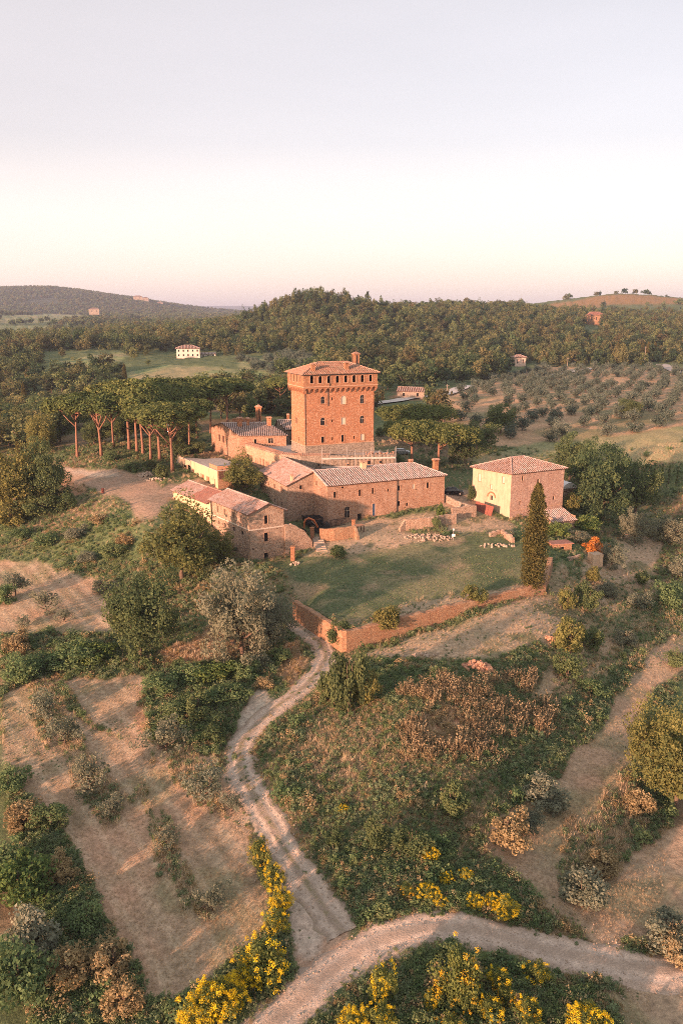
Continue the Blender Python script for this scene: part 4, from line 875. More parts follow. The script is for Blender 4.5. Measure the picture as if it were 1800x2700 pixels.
# ---- half ruined house at the right
b = Bld('old_house', 'weathered stone and plaster house with broken hipped roof behind the cypress', 'house', 40.4, 186, 9.5, 27, 41)
HL, HW, HE = 16.4, 11.8, 23.3
op = b.rects('front', 0, [(755,335,783,403),(963,382,997,465),(722,684,745,735,'void'),(1180,618,1207,668,'void'),(705,885,745,1055,'arch_void')], *CR)
ol = b.rects('left', 0, [(160,312,198,415,'blind'),(320,460,352,520,'blind'),(321,607,355,670,'void'),(485,350,520,440,'blind')], *CR)
w = MB(); b.wall(w, 'front', 0, 0, HL, 9.5, HE, op); b.wall(w, 'right', HL, 0, HW, 9.5, HE); w.build('wall', M['stone_pink'], b.root)
w = MB(); b.wall(w, 'left', 0, 0, HW, 9.5, HE, ol); b.wall(w, 'back', HW, 0, HL, 9.5, HE); w.build('wall', M['plaster_ruin'], b.root)
b.fit('front', 0, op); b.fit('left', 0, ol); b.hip(0, HL, 0, HW, HE, 26.0, (5.6, 5.9), (9.6, 5.9), .5, 'tile', .5, 61)
ux3, vy3 = np.append(b.ux, 0), np.append(b.vy, 0)
m = MB(); m.obox(b.L(HL/2, -.05, 14.2), ux3, vy3, (0,0,1), HL/2, .06, .07); m.build('string_course', M['trim'], b.root)
m = MB(); cq, czz = b.hit('left', 0, 1230+338/5.227, 1190+640/5.227)
for i in range(10):
    t0, t1 = math.pi*i/10, math.pi*(i+1)/10; pr = lambda th, rr, dd: np.array(b.L(-dd, cq+rr*math.cos(th), czz+.1+rr*1.1*math.sin(th)))
    m.add([pr(t0,1.0,.06),pr(t1,1.0,.06),pr(t1,1.35,.06),pr(t0,1.35,.06),pr(t0,1.0,-.1),pr(t1,1.0,-.1),pr(t1,1.35,-.1),pr(t0,1.35,-.1)], [(0,3,2,1),(0,1,5,4),(3,7,6,2)])
m.build('arch_surround', M['brick'], b.root)
b = Bld('tile_shed', 'small lean-to with pale tiled roof beside the old house', 'shed', *atz(1455, 1395, 10.5)[:2], 9.0, 22)
w = MB(); b.wall(w, 'front', 0, 0, 6.5, 9, 12.2); b.wall(w, 'left', 0, 0, 5, 9, 13.2); b.wall(w, 'right', 6.5, 0, 5, 9, 13.2); b.wall(w, 'back', 5, 0, 6.5, 9, 13.6); w.build('wall', M['stone_farm'], b.root)
sl, ti = MB(), MB(); b.slope(sl, ti, [(-.4,-.5,12.2),(6.9,-.5,12.2),(6.9,5.2,13.9),(-.4,5.2,13.9)], .45, seed=71); b.roof(sl, ti, 'tile_grey')
b = Bld('garden_hut', 'tiny roofless brick hut with dark doorway among bushes', 'hut', *atz(1455, 1452, 9.8)[:2], 8.5, 12)
od = [[2.1,2.9,8.6,10.6,'void'],[.4,.9,9.6,10.6,'void']]
w = MB(); b.wall(w, 'front', 0, 0, 4.6, 8.5, 11.3, od); b.wall(w, 'left', 0, 0, 3, 8.5, 11.3); b.wall(w, 'right', 4.6, 0, 3, 8.5, 11.0); b.wall(w, 'back', 3, 0, 4.6, 8.5, 11.0); w.build('wall', M['wall_brick'], b.root); b.fit('front', 0, od)
m = MB(); m.add([b.L(x,y,z) for x, y, z in ((-.3,-.4,11.35),(4.9,-.4,11.35),(4.9,3.2,11.2),(-.3,3.2,11.2),(-.3,-.4,11.2),(4.9,-.4,11.2),(4.9,3.2,11.05),(-.3,3.2,11.05))], [(0,1,2,3),(7,6,5,4),(0,4,5,1),(1,5,6,2),(2,6,7,3),(3,7,4,0)]); m.build('roof', M['tile_red'], b.root)
b = Bld('stone_pen', 'small square whitish stone pen below the red vine', 'wall', *atz(1562, 1482, 8.2)[:2], 7.0, 14)
w = MB(); b.wall(w, 'front', 0, 0, 2.4, 7, 9.8); b.wall(w, 'left', 0, 0, 2.2, 7, 9.8); b.wall(w, 'right', 2.4, 0, 2.2, 7, 9.8); b.wall(w, 'back', 2.2, 0, 2.4, 7, 9.8); w.add([b.L(0,0,9.8),b.L(2.4,0,9.8),b.L(2.4,2.2,9.8),b.L(0,2.2,9.8)],[(0,1,2,3)]); w.build('wall', M['plaster_ruin'], b.root)

# ------------------------------------------------------------------ walls, steps, scaffold, vehicles and small things
def stone_wall(name, label, pts, tops, thick, mat, drop=1.0, step=.6, jit=.08, cat='wall', seed=0, cap=None):
    """wall along world points with a given top height at each; bottom buried below the lower ground"""
    P = np.array(pts, float); T = np.array(tops, float); rnd = random.Random(seed)
    acc = np.concatenate([[0], np.cumsum(np.linalg.norm(np.diff(P, axis=0), axis=1))]); n = max(2, int(acc[-1]/step)); s_ = np.linspace(0, acc[-1], n+1)
    s_ = np.unique(np.concatenate([s_, acc])); n = len(s_)-1
    X, Y, Z = np.interp(s_, acc, P[:,0]), np.interp(s_, acc, P[:,1]), np.interp(s_, acc, T)
    d = np.gradient(np.stack([X, Y], 1), axis=0); d /= np.linalg.norm(d, axis=1)[:,None]; nx, ny = -d[:,1], d[:,0]
    Z = Z + (fbm(s_*.5, s_*0+seed, 9+seed)-.5)*jit*4 + np.array([rnd.uniform(-jit, jit) for _ in s_])
    h = thick/2; bz = np.minimum(ground(X+nx*.8, Y+ny*.8), ground(X-nx*.8, Y-ny*.8)) - drop
    o = np.array((X[0], Y[0], bz.min())); V, F = [], []
    for i in range(n+1):
        for sx, z, k in ((-1, bz[i], 1.15), (-1, Z[i]-.06, 1), (-.8, Z[i], 1), (.8, Z[i]+.01, 1), (1, Z[i]-.06, 1), (1, bz[i], 1.15)):
            V.append((X[i]+nx[i]*h*sx*k-o[0], Y[i]+ny[i]*h*sx*k-o[1], z-o[2]))
    for i in range(n):
        for k in range(5): F.append((i*6+k, i*6+k+1, i*6+6+k+1, i*6+6+k))
    F += [tuple(range(6)), tuple(n*6+k for k in range(5, -1, -1))]
    m = MB(); m.add(V, F); ob = m.build(name, M[mat], None, False, o); return tag(ob, label, cat)
lz = lambda p: float(h_lawn(np.array([p[0]]), np.array([p[1]]))[0])
stone_wall('retaining_wall', 'sunlit brick retaining wall holding up the front of the lawn', [W_L, W_C, W_R, W_B], [lz(W_L)+.2, lz(W_C)+.25, lz(W_R)+.35, lz(W_B)+.5], 1.0, 'wall_brick', 1.2, .8, .1, seed=1)
g2 = lambda px, py: gpt(px, py)[:2]
def wall_px(name, label, lst, thick, mat, seed, cat='wall', jit=.06):   # (px, py of the foot, height)
    pts = [gpt(a, c) for a, c, h in lst]; return stone_wall(name, label, [p[:2] for p in pts], [p[2]+h for p, (_, _, h) in zip(pts, lst)], thick, mat, .8, .6, jit, cat, seed)
wall_px('courtyard_wall', 'reddish stone wall beside the steps in front of the long house', [(842,1430,3.1),(880,1425,2.7),(935,1416,2.6),(944,1424,1.0)], .6, 'wall_brick', 2)
wall_px('boundary_wall', 'grey stone wall below the right end of the long house', [(1052,1402,.8),(1066,1398,2.6),(1130,1392,2.5),(1200,1380,2.4)], .6, 'stone_farm', 3)
wall_px('yard_wall', 'stone wall stepping from the long house to the old house', [(1190,1368,2.6),(1252,1362,2.8)], .7, 'stone_farm', 4)
wall_px('ramp_wall', 'shaded wall along the ramp behind the yard wall', [(1172,1322,1.7),(1205,1338,1.6),(1250,1362,2.6)], .5, 'stone_grey', 5)
wall_px('garden_wall', 'low broken stone wall in front of the tiny brick hut', [(1495,1478,.7),(1528,1472,.9)], .5, 'stone_farm', 6)
wall_px('field_wall', 'short crumbling stone wall piece by the lawn edge', [(1290,1415,1.0),(1320,1410,1.5),(1352,1432,1.4)], .7, 'stone_farm', 7, jit=.2)
# sloping stone wing wall beside the farmhouse
fh = [o for o in bpy.data.objects if o.name == 'farmhouse'][0]; u_ = np.array((math.cos(R(29)), math.sin(R(29)))); c_ = np.array((-18.8, 158))+u_*7.75
stone_wall('wing_wall', 'rough stone wing wall sloping down from the farmhouse corner', [c_, c_+u_*1.6, c_+u_*4.4, c_+u_*6.4], [17.2, 17.2, 15.6, 13.0], .7, 'stone_farm', 2.0, .5, .08, seed=8)
pil = gpt(772, 1478); m = MB(); m.box(-.42,.42,-.42,.42,-.6,2.9); m.box(-.52,.52,-.52,.52,2.9,3.1); tag(m.build('brick_pillar', M['brick'], None, False, pil), 'free standing red brick pillar at the farmhouse corner', 'pillar')
pil = gpt(823, 1432); m = MB(); m.box(-.4,.4,-.4,.4,-.6,3.4); m.box(-.48,.48,-.48,.48,3.4,3.55); tag(m.build('gate_pillar', M['brick'], None, False, pil), 'brick gate pillar at the top of the stone steps', 'pillar')
pil = gpt(931, 1390); m = MB(); m.box(-.4,.4,-.4,.4,-.6,1.7); m.box(-.46,.46,-.46,.46,1.7,1.82); tag(m.build('end_pillar', M['brick'], None, False, pil), 'short brick pillar at the right end of the courtyard wall', 'pillar')
ga = gpt(832, 1429); m = MB(); dg = np.array((math.cos(R(24)), math.sin(R(24)), 0)); 
go = empty('iron_gate', ga, 'dark iron gate between pillar and courtyard wall', 'gate')
for i in range(6): m = MB(); m.obox(dg*(-.8+i*.32)+np.array((0,0,1.2)), dg, np.cross(dg,(0,0,1)), (0,0,1), .03, .03, 1.2); m.build('bar', M['dark_iron'], go)
for z in (.3, 2.2): m = MB(); m.obox(np.array((0,0,z)), dg, np.cross(dg,(0,0,1)), (0,0,1), .85, .04, .05); m.build('rail', M['dark_iron'], go)
fe = gpt(890, 1388); go = empty('iron_railing', fe, 'dark iron railing in front of the arched niche', 'railing')
for i in range(14): m = MB(); m.obox(dg*(-2+i*.31)+np.array((0,0,.9)), dg, np.cross(dg,(0,0,1)), (0,0,1), .03, .03, .9); m.build('bar', M['dark_iron'], go)
for z in (.25, 1.7): m = MB(); m.obox(np.array((0,0,z)), dg, np.cross(dg,(0,0,1)), (0,0,1), 2.1, .035, .045); m.build('rail', M['dark_iron'], go)
# steps
s0, s1 = gpt(836, 1428), gpt(848, 1453); so = empty('stone_steps', s1, 'flight of pale stone steps down to the lawn', 'steps')
d = np.array((s0[0]-s1[0], s0[1]-s1[1], 0)); ln = np.linalg.norm(d); d /= ln; sd = np.array((d[1], -d[0], 0)); rise = max(1.3, s0[2]-s1[2]+.5)
for i in range(7):
    m = MB(); m.obox(d*(ln*(i+.5)/7)+np.array((0,0,rise*(i+.5)/7-.5)), d, sd, (0,0,1), ln/7*.62, 1.15, rise/14+.5); m.build('step', M['rock'], so)
# wooden table-like platform
tp = gpt(945, 1402); to = empty('wooden_platform', tp, 'small pale wooden platform on posts by the dark doorway', 'table')
m = MB(); m.obox((0,0,1.5), dg, np.cross(dg,(0,0,1)), (0,0,1), 1.1, .8, .08); m.build('top', M['wood_pale'], to)
for i, j in ((-1,-1),(1,-1),(1,1),(-1,1),(0,-1)): m = MB(); m.obox(dg*i*.95+np.cross(dg,(0,0,1))*j*.65+np.array((0,0,.65)), dg, np.cross(dg,(0,0,1)), (0,0,1), .09, .09, .78); m.build('post', M['wood'], to)
# rusty sheet leaning on the slope by the old house
a_, b_ = gpt(1252, 1345), gpt(1290, 1360)
m = MB(); d = (b_-a_); d[2] = -.5; ln = np.linalg.norm(d); d /= ln; upv = np.array((.12,.3,.95)); upv -= d*np.dot(d, upv); upv /= np.linalg.norm(upv); nn = np.cross(d, upv)
so = empty('rusty_sheet', (a_+b_)/2, 'dark red rusty metal panel propped against the old house', 'metal panel')
m.obox(upv*1.0, d, upv, nn, ln*.62, 1.25, .05); m.build('sheet', M['rust'], so)
for k in range(5): m = MB(); m.obox(upv*1.0+d*ln*.6*(k/2-1)+nn*.07, d, upv, nn, .05, 1.25, .04); m.build('rib', M['rust'], so)
# white sign on a post
sp = gpt(1194, 1425); so = empty('white_sign', sp, 'small white sign on a post at the lawn edge', 'sign'); m = MB(); m.tube([(0,0,-.3),(0,0,2.3)], .05, 6); m.build('post', M['metal'], so); m = MB(); m.box(-.38,.38,-.09,-.05,.9,1.5); m.build('board', M['white_paint'], so); m = MB(); m.box(-.14,.14,-.14,.14,2.3,2.7); m.build('lamp', M['white_paint'], so)
bp_ = gpt(272, 1300); m = MB(); m.tube([(0,0,-.2),(0,0,0),(0,0,.45),(0,0,.9),(0,0,1.25)], [.36,.38,.36,.38,.35], 12); tag(m.build('steel_drum', M['rust'], None, False, bp_), 'rusty brown drum standing on the dirt yard', 'drum')

# scaffold along the terrace front
A0, A1 = np.array((-5.0, 202.9-.9)), np.array((13.9, 204.6-.9)); dd = A1-A0; ln = np.linalg.norm(dd); dd /= ln; d3 = np.append(dd, 0); n3 = np.array((dd[1], -dd[0], 0)); zb = 14.2
so = empty('scaffold', (*A0, zb), 'grey metal scaffold with plank decks along the terrace front', 'scaffold')
npole = 9
for i in range(npole+1):
    for r_ in (0.0, 1.0):
        m = MB(); p = d3*ln*i/npole + n3*r_; top = 26.6 if (i % 3) else 27.3
        m.tube([p, p+np.array((0,0,top-zb-(0 if r_ else .5)))], .045, 6); m.build('pole', M['metal'], so)
for z, nm in ((24.15, 'deck'), (21.9, 'deck')):
    for i in range(3):
        m = MB(); a0, a1 = ln*i/3-.1*(i == 0), ln*(i+1)/3-.06; m.obox(d3*(a0+a1)/2+n3*.5+np.array((0,0,z-zb+.05*(i % 2))), d3, n3, (0,0,1), (a1-a0)/2, .62, .07); m.build('deck', M['deck'], so)
        m = MB(); m.obox(d3*(a0+a1)/2+n3*1.1+np.array((0,0,z-zb+.22)), d3, n3, (0,0,1), (a1-a0)/2, .03, .16); m.build('toe_board', M['deck'], so)
for z in (25.2, 25.8, 26.3): m = MB(); p = n3*1.05+np.array((0,0,z-zb)); m.tube([p, p+d3*ln], .035, 6); m.build('rail', M['metal'], so)
# building material on the terrace
ti_l = [(798,1196,'white stack of material on the terrace left of the scaffold',1.6),(832,1192,'white upright sheet on the terrace by the tower foot',1.1),(875,1190,'grey bundle on the terrace in front of the tower',3.0),(930,1188,'long pale stack on the terrace under the tower',3.4)]
for i, (px, py, lb, wd) in enumerate(ti_l):
    p = atz(px, py, 24.12); m = MB(); rnd = random.Random(i)
    if i == 1: m.obox((0,0,.6), d3, n3, (0,0,1), .55, .12, .6); m.obox((.05,.02,1.21), d3, n3, (0,0,1), .6, .16, .03)
    else:
        for k in range(4): m.obox((rnd.uniform(-.1,.1),0,.12+k*.2), d3, n3, (0,0,1), wd/2-rnd.uniform(0,.3), .5, .09)
    tag(m.build('material_stack', M['white_paint' if i < 2 else 'deck'], None, False, p), lb, 'building material', 'building material on the terrace')

# rocks
def rock_mesh(seed, mat):
    rnd = random.Random(seed); m = MB(); vs_ = []
    for z, r in ((-.5,.45),(0,.55),(.4,.42)):
        for k in range(6): a = 2*math.pi*k/6+rnd.uniform(-.3,.3); rr = r*rnd.uniform(.7,1.25); vs_.append((rr*math.cos(a), rr*math.sin(a)*rnd.uniform(.7,1), z*rnd.uniform(.7,1.1)))
    f = [tuple(range(5,-1,-1)), tuple(range(12,18))]
    for l in (0, 6): f += [(l+k, l+(k+1) % 6, l+6+(k+1) % 6, l+6+k) for k in range(6)]
    m.add(vs_, f); return m.mesh('rock', mat)
ROCK = [rock_mesh(i, M['rock']) for i in range(4)]; ROCKR = [rock_mesh(10+i, M['rock_red']) for i in range(4)]
def heap(name, label, px, py, rx, ry, h, n, sz, meshes, seed):
    c = gpt(px, py); rnd = random.Random(seed); root = empty(name, c, label, 'stone heap')
    for i in range(n):
        a, r = rnd.uniform(0, 6.28), rnd.random()**.6; x, y = rx*r*math.cos(a), ry*r*math.sin(a)
        o = obj('stone', meshes[i % 4], root, (x, y, gz(c[0]+x, c[1]+y)-c[2]+h*(1-r*r)*rnd.uniform(.4,1)+.05)); s = sz*rnd.uniform(.6,1.35); o.scale = (s, s, s*.8); o.rotation_euler = (rnd.uniform(0,3), rnd.uniform(0,3), rnd.uniform(0,6))
heap('rubble_heap', 'long heap of pale building stones at the lawn edge', 1128, 1420, 5.4, 2.0, .9, 170, .36, ROCK, 1)
heap('red_rubble_heap', 'mound of reddish earth and stone below the wall', 1262, 1765, 2.4, 1.6, 1.3, 70, .75, ROCKR, 2)
heap('brick_pile', 'small pile of bricks and stone beside the round bush', 1452, 1690, 1.4, .9, .7, 40, .42, ROCKR, 3)
heap('stone_scatter', 'white stones lying in the weeds under the wall', 1110, 1730, 3.0, .9, .3, 28, .42, ROCK, 4)
heap('debris_heap', 'heap of pale rubble by the dirt yard under the pines', 385, 1255, 2.2, 1.6, .8, 36, .7, ROCK, 5)
heap('timber_rubble', 'scattered rubble and broken stone along the yard edge', 415, 1266, 3.6, 1.0, .5, 34, .6, ROCK, 6)
heap('terrace_stones', 'pale stones on the ground beside the brick pillar', 776, 1488, 1.1, .7, .3, 14, .5, ROCK, 7)
heap('slope_stones', 'loose stones on the bank below the old house', 1310, 1440, 4.2, 1.2, .3, 30, .5, ROCK, 8)
heap('red_debris', 'reddish brick rubble dumped at the right of the terrace', 1015, 1188, .1, .1, .1, 1, .3, ROCKR, 9)
ho = [o for o in bpy.data.objects if o.name == 'red_debris'][0]
c = np.array((10.0, 207.6, 24.12)); ho.location = tuple(c); rnd = random.Random(9)
for ch in list(ho.children): bpy.data.objects.remove(ch)
for i in range(60):
    o = obj('stone', ROCKR[i % 4], ho, (rnd.uniform(-3.5,4.5), rnd.uniform(-1.4,1.6), rnd.uniform(.05,.6))); s = rnd.uniform(.3,.7); o.scale = (s,s,s*.7); o.rotation_euler = (rnd.uniform(0,3), 0, rnd.uniform(0,6))

# cars
def car(name, label, loc, rz, paint, L=4.4, W=1.85, H=1.62):
    root = empty(name, loc, label, 'car', 'parked cars', rz); w2 = W/2
    prof = [(-L/2,.45),(-L/2,.85),(-L/2+.15,1.0),(-L/2+.55,H-.08),(-L/2+1.0,H),(.35,H),(1.05,1.08),(L/2-.25,.95),(L/2,.75),(L/2,.42),(L/2-.3,.25),(-L/2+.3,.25)]
    V, n = [], len(prof)
    for y, k in ((-w2,1),(w2,1)):
        for x, z in prof: V.append((x, y*(.82 if z > 1.1 else 1.0), z))
    m = MB(); m.add(V, [tuple(range(n)), tuple(range(2*n-1, n-1, -1))] + [(i, i+n, (i+1) % n+n, (i+1) % n) for i in range(n)]); bd = m.build('body', M[paint], root)
    for sy in (-1, 1):
        m = MB(); y = sy*(w2*.84+.02); m.add([(-L/2+.6,y*1.1,1.08),(.85,y*1.1,1.08),(.3,y,H-.1),(-L/2+.85,y,H-.1)], [(0,1,2,3)]); m.build('side_window', M['pane'], root)
        m = MB(); m.box(L/2-.12,L/2+.02,sy*w2*.62-.2,sy*w2*.62+.2,.62,.78); m.build('headlight', M['white_paint'], root)
        m = MB(); m.box(-L/2-.02,-L/2+.08,sy*w2*.75-.12,sy*w2*.75+.12,.72,.95); m.build('tail_light', M['red_paint'], root)
        for sx in (-1, 1):
            m = MB(); m.tube([(sx*L*.31, sy*(w2-.12), .33),(sx*L*.31, sy*(w2+.03), .33)], .33, 14); wh = m.build('wheel', M['rubber'], root); m = MB(); m.tube([(sx*L*.31, sy*(w2+.0), .33),(sx*L*.31, sy*(w2+.045), .33)], .2, 10); m.build('rim', M['metal'], wh)
    m = MB(); m.add([(.42,-w2*.78,H-.03),(.42,w2*.78,H-.03),(1.02,w2*.86,1.12),(1.02,-w2*.86,1.12)], [(0,1,2,3)])
    for v in range(4): m.v[v] = (m.v[v][0]+.03, m.v[v][1], m.v[v][2]+.03)
    m.build('windscreen', M['pane'], root)
    m = MB(); m.add([(-L/2+.18,-w2*.8,1.08),(-L/2+.18,w2*.8,1.08),(-L/2+.52,w2*.76,H-.14),(-L/2+.52,-w2*.76,H-.14)], [(0,1,2,3)])
    for v in range(4): m.v[v] = (m.v[v][0]-.05, m.v[v][1], m.v[v][2])
    m.build('rear_window', M['pane'], root)
    return root
p = gpt(1196, 1303); car('parked_car', 'black car parked behind the right end of the long house', p, R(-8), 'black_paint', 4.7, 1.95, 1.75)
p = gpt(1060, 1197); car('parked_car', 'silver car parked under the umbrella pine right of the tower', p, R(-12), 'silver_paint')
for i, (px, py, rz, lb, pt) in enumerate([(505,1283,70,'white and red small truck parked against the cream building','white_paint'),(520,1291,60,'dark red car half hidden beside the garage doors','red_paint')]):
    p = gpt(px, py); car('parked_car', lb, p, R(rz), pt, 3.6, 1.7, 1.45)
for i, (px, py, lb) in enumerate([(415,1130,'leftmost pale car seen between the pine trunks'),(448,1132,'pale car in the middle seen between the pine trunks'),(480,1133,'rightmost pale car seen between the pine trunks')]):
    p = gpt(px, py); car('parked_car', lb, p, R(20+i*30), 'white_paint')

# excavator in the courtyard
ex = gpt(845, 1402); root = empty('excavator', ex, 'small excavator with orange boom working in the courtyard', 'excavator', rz=R(200))
for sy in (-1, 1):
    m = MB(); pr = [(-1.5,.25),(-1.3,.05),(1.3,.05),(1.5,.25),(1.5,.55),(1.25,.75),(-1.25,.75),(-1.5,.55)]; n = len(pr); V = [(x, sy*1.0+s_*.24, z) for s_ in (-1,1) for x, z in pr]
    m.add(V, [tuple(range(n)), tuple(range(2*n-1,n-1,-1))]+[(i,i+n,(i+1)%n+n,(i+1)%n) for i in range(n)]); m.build('track', M['rubber'], root)
m = MB(); m.box(-1.2,1.2,-.75,.75,.5,.95); m.build('undercarriage', M['dark_iron'], root)
m = MB(); m.box(-1.9,.9,-1.1,1.1,.95,1.25); m.box(-1.95,-.5,-1.1,1.1,1.25,2.05); m.build('housing', M['dark_iron'], root)
m = MB(); m.box(-.5,.95,-1.05,.05,1.25,2.9); cb = m.build('cab', M['black_paint'], root)
for bx in ((.94,.98,-.95,-.05,1.6,2.75),(-.35,.85,-1.09,-1.04,1.7,2.75),(-.35,.85,.04,.08,1.7,2.75)): m = MB(); m.box(*bx); m.build('cab_window', M['pane'], cb)
m = MB(); m.tube([(.8,.5,1.2),(1.8,.5,3.0),(3.0,.5,3.6),(3.9,.5,3.2)], [.22,.26,.24,.18], 4); m.build('boom', M['orange_paint'], root)
m = MB(); m.tube([(3.6,.5,3.5),(4.1,.5,2.6),(4.0,.5,1.3)], [.2,.2,.13], 4); m.build('stick', M['orange_paint'], root)
m = MB(); m.add([(3.6,.1,.9),(4.3,.1,1.3),(4.35,.1,.6),(3.9,.1,.2),(3.6,.9,.9),(4.3,.9,1.3),(4.35,.9,.6),(3.9,.9,.2)], [(0,1,2,3),(7,6,5,4),(1,5,6,2),(2,6,7,3),(0,4,5,1)]); m.build('bucket', M['dark_iron'], root)
m = MB(); m.tube([(1.2,.5,1.7),(2.4,.5,2.9)], .08, 6); m.build('hydraulic_ram', M['metal'], root)
# dump body standing behind the excavator
dpt = gpt(824, 1388); root = empty('dump_trailer', dpt, 'dark metal dump trailer behind the excavator', 'trailer', rz=R(24))
m = MB(); m.add([(-1.9,-1,.9),(1.9,-1,.9),(1.9,1,.9),(-1.9,1,.9),(-2.3,-1.2,2.6),(2.1,-1.2,2.3),(2.1,1.2,2.3),(-2.3,1.2,2.6)], [(0,3,2,1),(0,1,5,4),(1,2,6,5),(2,3,7,6),(3,0,4,7)]); m.build('body', M['dark_iron'], root)
for sx in (-.6,.6):
    for sy in (-1,1): m = MB(); m.tube([(sx, sy*.85, .45),(sx, sy*1.1, .45)], .45, 12); m.build('wheel', M['rubber'], root)
m = MB(); m.box(-1.8,1.8,-.4,.4,.55,.9); m.build('chassis', M['dark_iron'], root)

# white metal roofed shed behind the old house
b = Bld('metal_shed', 'white metal roofed shed peeping out right of the old house', 'shed', *at(1478, 1300, 205)[:2], 9.0, 20)
w = MB(); zt = at(1490, 1283, 205)[2]; b.wall(w, 'front', 0, 0, 5, 9, zt-.6); b.wall(w, 'left', 0, 0, 6, 9, zt-.6); b.wall(w, 'right', 5, 0, 6, 9, zt-.6); b.wall(w, 'back', 6, 0, 5, 9, zt-.6); w.build('wall', M['stone_farm'], b.root)
w = MB(); arc = [(-.3+5.6*i/8, zt-.6+1.5*math.sin(math.pi*i/8)) for i in range(9)]
for (x0, z0_), (x1, z1_) in zip(arc, arc[1:]): w.add([b.L(x0,-.3,z0_),b.L(x1,-.3,z1_),b.L(x1,6.3,z1_),b.L(x0,6.3,z0_)], [(0,1,2,3)])
w.add([b.L(x,-.25,z) for x, z in arc], [tuple(range(9))]); w.build('roof', M['white_paint'], b.root)
# electricity poles and far houses
def pole(px, py, h, label):
    p = gpt(px, py); root = empty('utility_pole', p, label, 'pole', 'utility poles'); m = MB(); m.tube([(0,0,-1),(0,0,h)], [.22,.14], 6); m.build('post', M['bark_pale'], root); m = MB(); m.box(-.9,.9,-.08,.08,h-.9,h-.7); m.build('crossarm', M['bark_pale'], root)
pole(1494, 975, 9, 'pale utility pole beside the lane above the olive grove'); pole(1697, 962, 14, 'tall utility pole in front of the cypress row'); pole(1178, 1040, 5, 'short white pole beside the lane behind the tower')
def far_house(name, label, px, py, Y, w, d, h, rh, wall, rot, nx, nz, mat='tile', hipr=True, side=True):
    p = gpt(px, py) if Y is None else at(px, py, Y); b = Bld(name, label, 'house', p[0], p[1], p[2]-1.5, rot, rot); z0 = p[2]; op = []
    for i in range(nx):
        for j in range(nz): op.append([w*(i+.5)/nx-.5, w*(i+.5)/nx+.5, z0+h*(j+.35)/nz-.2, z0+h*(j+.8)/nz-.2, 'void'])
    ol = [[d*.3-.5, d*.3+.5, z0+h*.6, z0+h*.85, 'void'],[d*.7-.5, d*.7+.5, z0+h*.6, z0+h*.85, 'void']] if side else []
    wl_ = MB(); b.wall(wl_, 'front', 0, 0, w, z0-4, z0+h, op); b.wall(wl_, 'left', 0, 0, d, z0-4, z0+h, ol); b.wall(wl_, 'right', w, 0, d, z0-4, z0+h); b.wall(wl_, 'back', d, 0, w, z0-4, z0+h); wl_.build('wall', M[wall], b.root)
    b.fit('front', 0, op, trim='trim_pale'); b.fit('left', 0, ol, trim='trim_pale')
    if hipr: b.hip(0, w, 0, d, z0+h, z0+h+rh, (d*.45, d*.5), (max(d*.5, w-d*.45), d*.5), .6, mat, .9)
    else: b.gable(0, w, 0, d, z0+h, z0+h+rh, 'x', .6, mat, .5, pitch=.9)
    return b
far_house('villa', 'cream villa with many windows on the far valley side', 466, 943, 600, 17, 12, 6.6, 2.2, 'plaster_white', 10, 5, 2)
far_house('villa_annex', 'low white annex with flat roof beside the far villa', 530, 944, 612, 11, 7, 3.0, .8, 'plaster_white', 8, 3, 1, 'tile_grey', False, False)
far_house('hill_house', 'small salmon pink house at the foot of the wooded hill', 1356, 966, None, 9.0, 7, 6.6, 1.8, 'blind', 14, 2, 1)
far_house('ridge_house', 'orange roofed house half hidden high in the woods at right', 1550, 850, 1000, 20, 11, 8.5, 4, 'wall_brick', 8, 3, 1, 'tile_red')
far_house('lane_barn', 'low grey roofed barn beside the pale lane behind the tower', 1046, 1050, None, 13, 7, 3.6, 1.4, 'stone_grey', -14, 2, 1, 'tile', False)
far_house('hilltop_tower', 'small stone tower on the far left hill field', 235, 826, 2450, 30, 22, 12, 4, 'stone_grey', 10, 2, 1)
for i, (px, py, Y, w, lb) in enumerate([(352,790,3850,40,'leftmost pale house of the hilltop village'),(375,794,3850,30,'middle pale house of the hilltop village'),(415,806,3850,26,'rightmost house of the hilltop village')]):
    far_house('village_house', lb, px, py, Y, w, 22, 14, 5, 'stone_grey', 8, 2, 1).root['group'] = 'houses of the far hilltop village'

# ------------------------------------------------------------------ plants: leaf clouds, trunks
def rng(seed): return np.random.default_rng(seed)
def leaf_cloud(cl, per, leaf, seed, up=0.0, out=1.0, rnd_n=.7, asp=.7, fill=.62):
    """cl (n,6): centres and radii of clumps; leaf quads spread through each clump's outer part"""
    g_ = rng(seed); cl = np.asarray(cl, float); n = len(cl)*per
    c = np.repeat(cl, per, 0); d = g_.normal(size=(n,3)); d /= np.linalg.norm(d, axis=1)[:,None]
    r = fill + (1.08-fill)*g_.random(n)**.6
    p = c[:,:3] + d*c[:,3:6]*r[:,None]
    nn = d*out + g_.normal(size=(n,3))*rnd_n + np.array((0,0,up)); nn /= np.linalg.norm(nn, axis=1)[:,None]
    a = np.cross(nn, g_.normal(size=(n,3))); a /= np.linalg.norm(a, axis=1)[:,None]; b_ = np.cross(nn, a)
    s = leaf*(.55+.9*g_.random(n)); a = a*s[:,None]; b_ = b_*(s*asp)[:,None]
    V = np.stack([p-a*.5-b_*.35, p+a*.15-b_*.5, p+a*.55+b_*.1, p-a*.1+b_*.5], 1).reshape(-1,3)
    F = np.arange(n*4).reshape(-1,4)
    tint = np.clip(np.repeat(g_.random(len(cl)), per)*.45 + g_.random(n)*.55, 0, 1)
    return V, F, tint
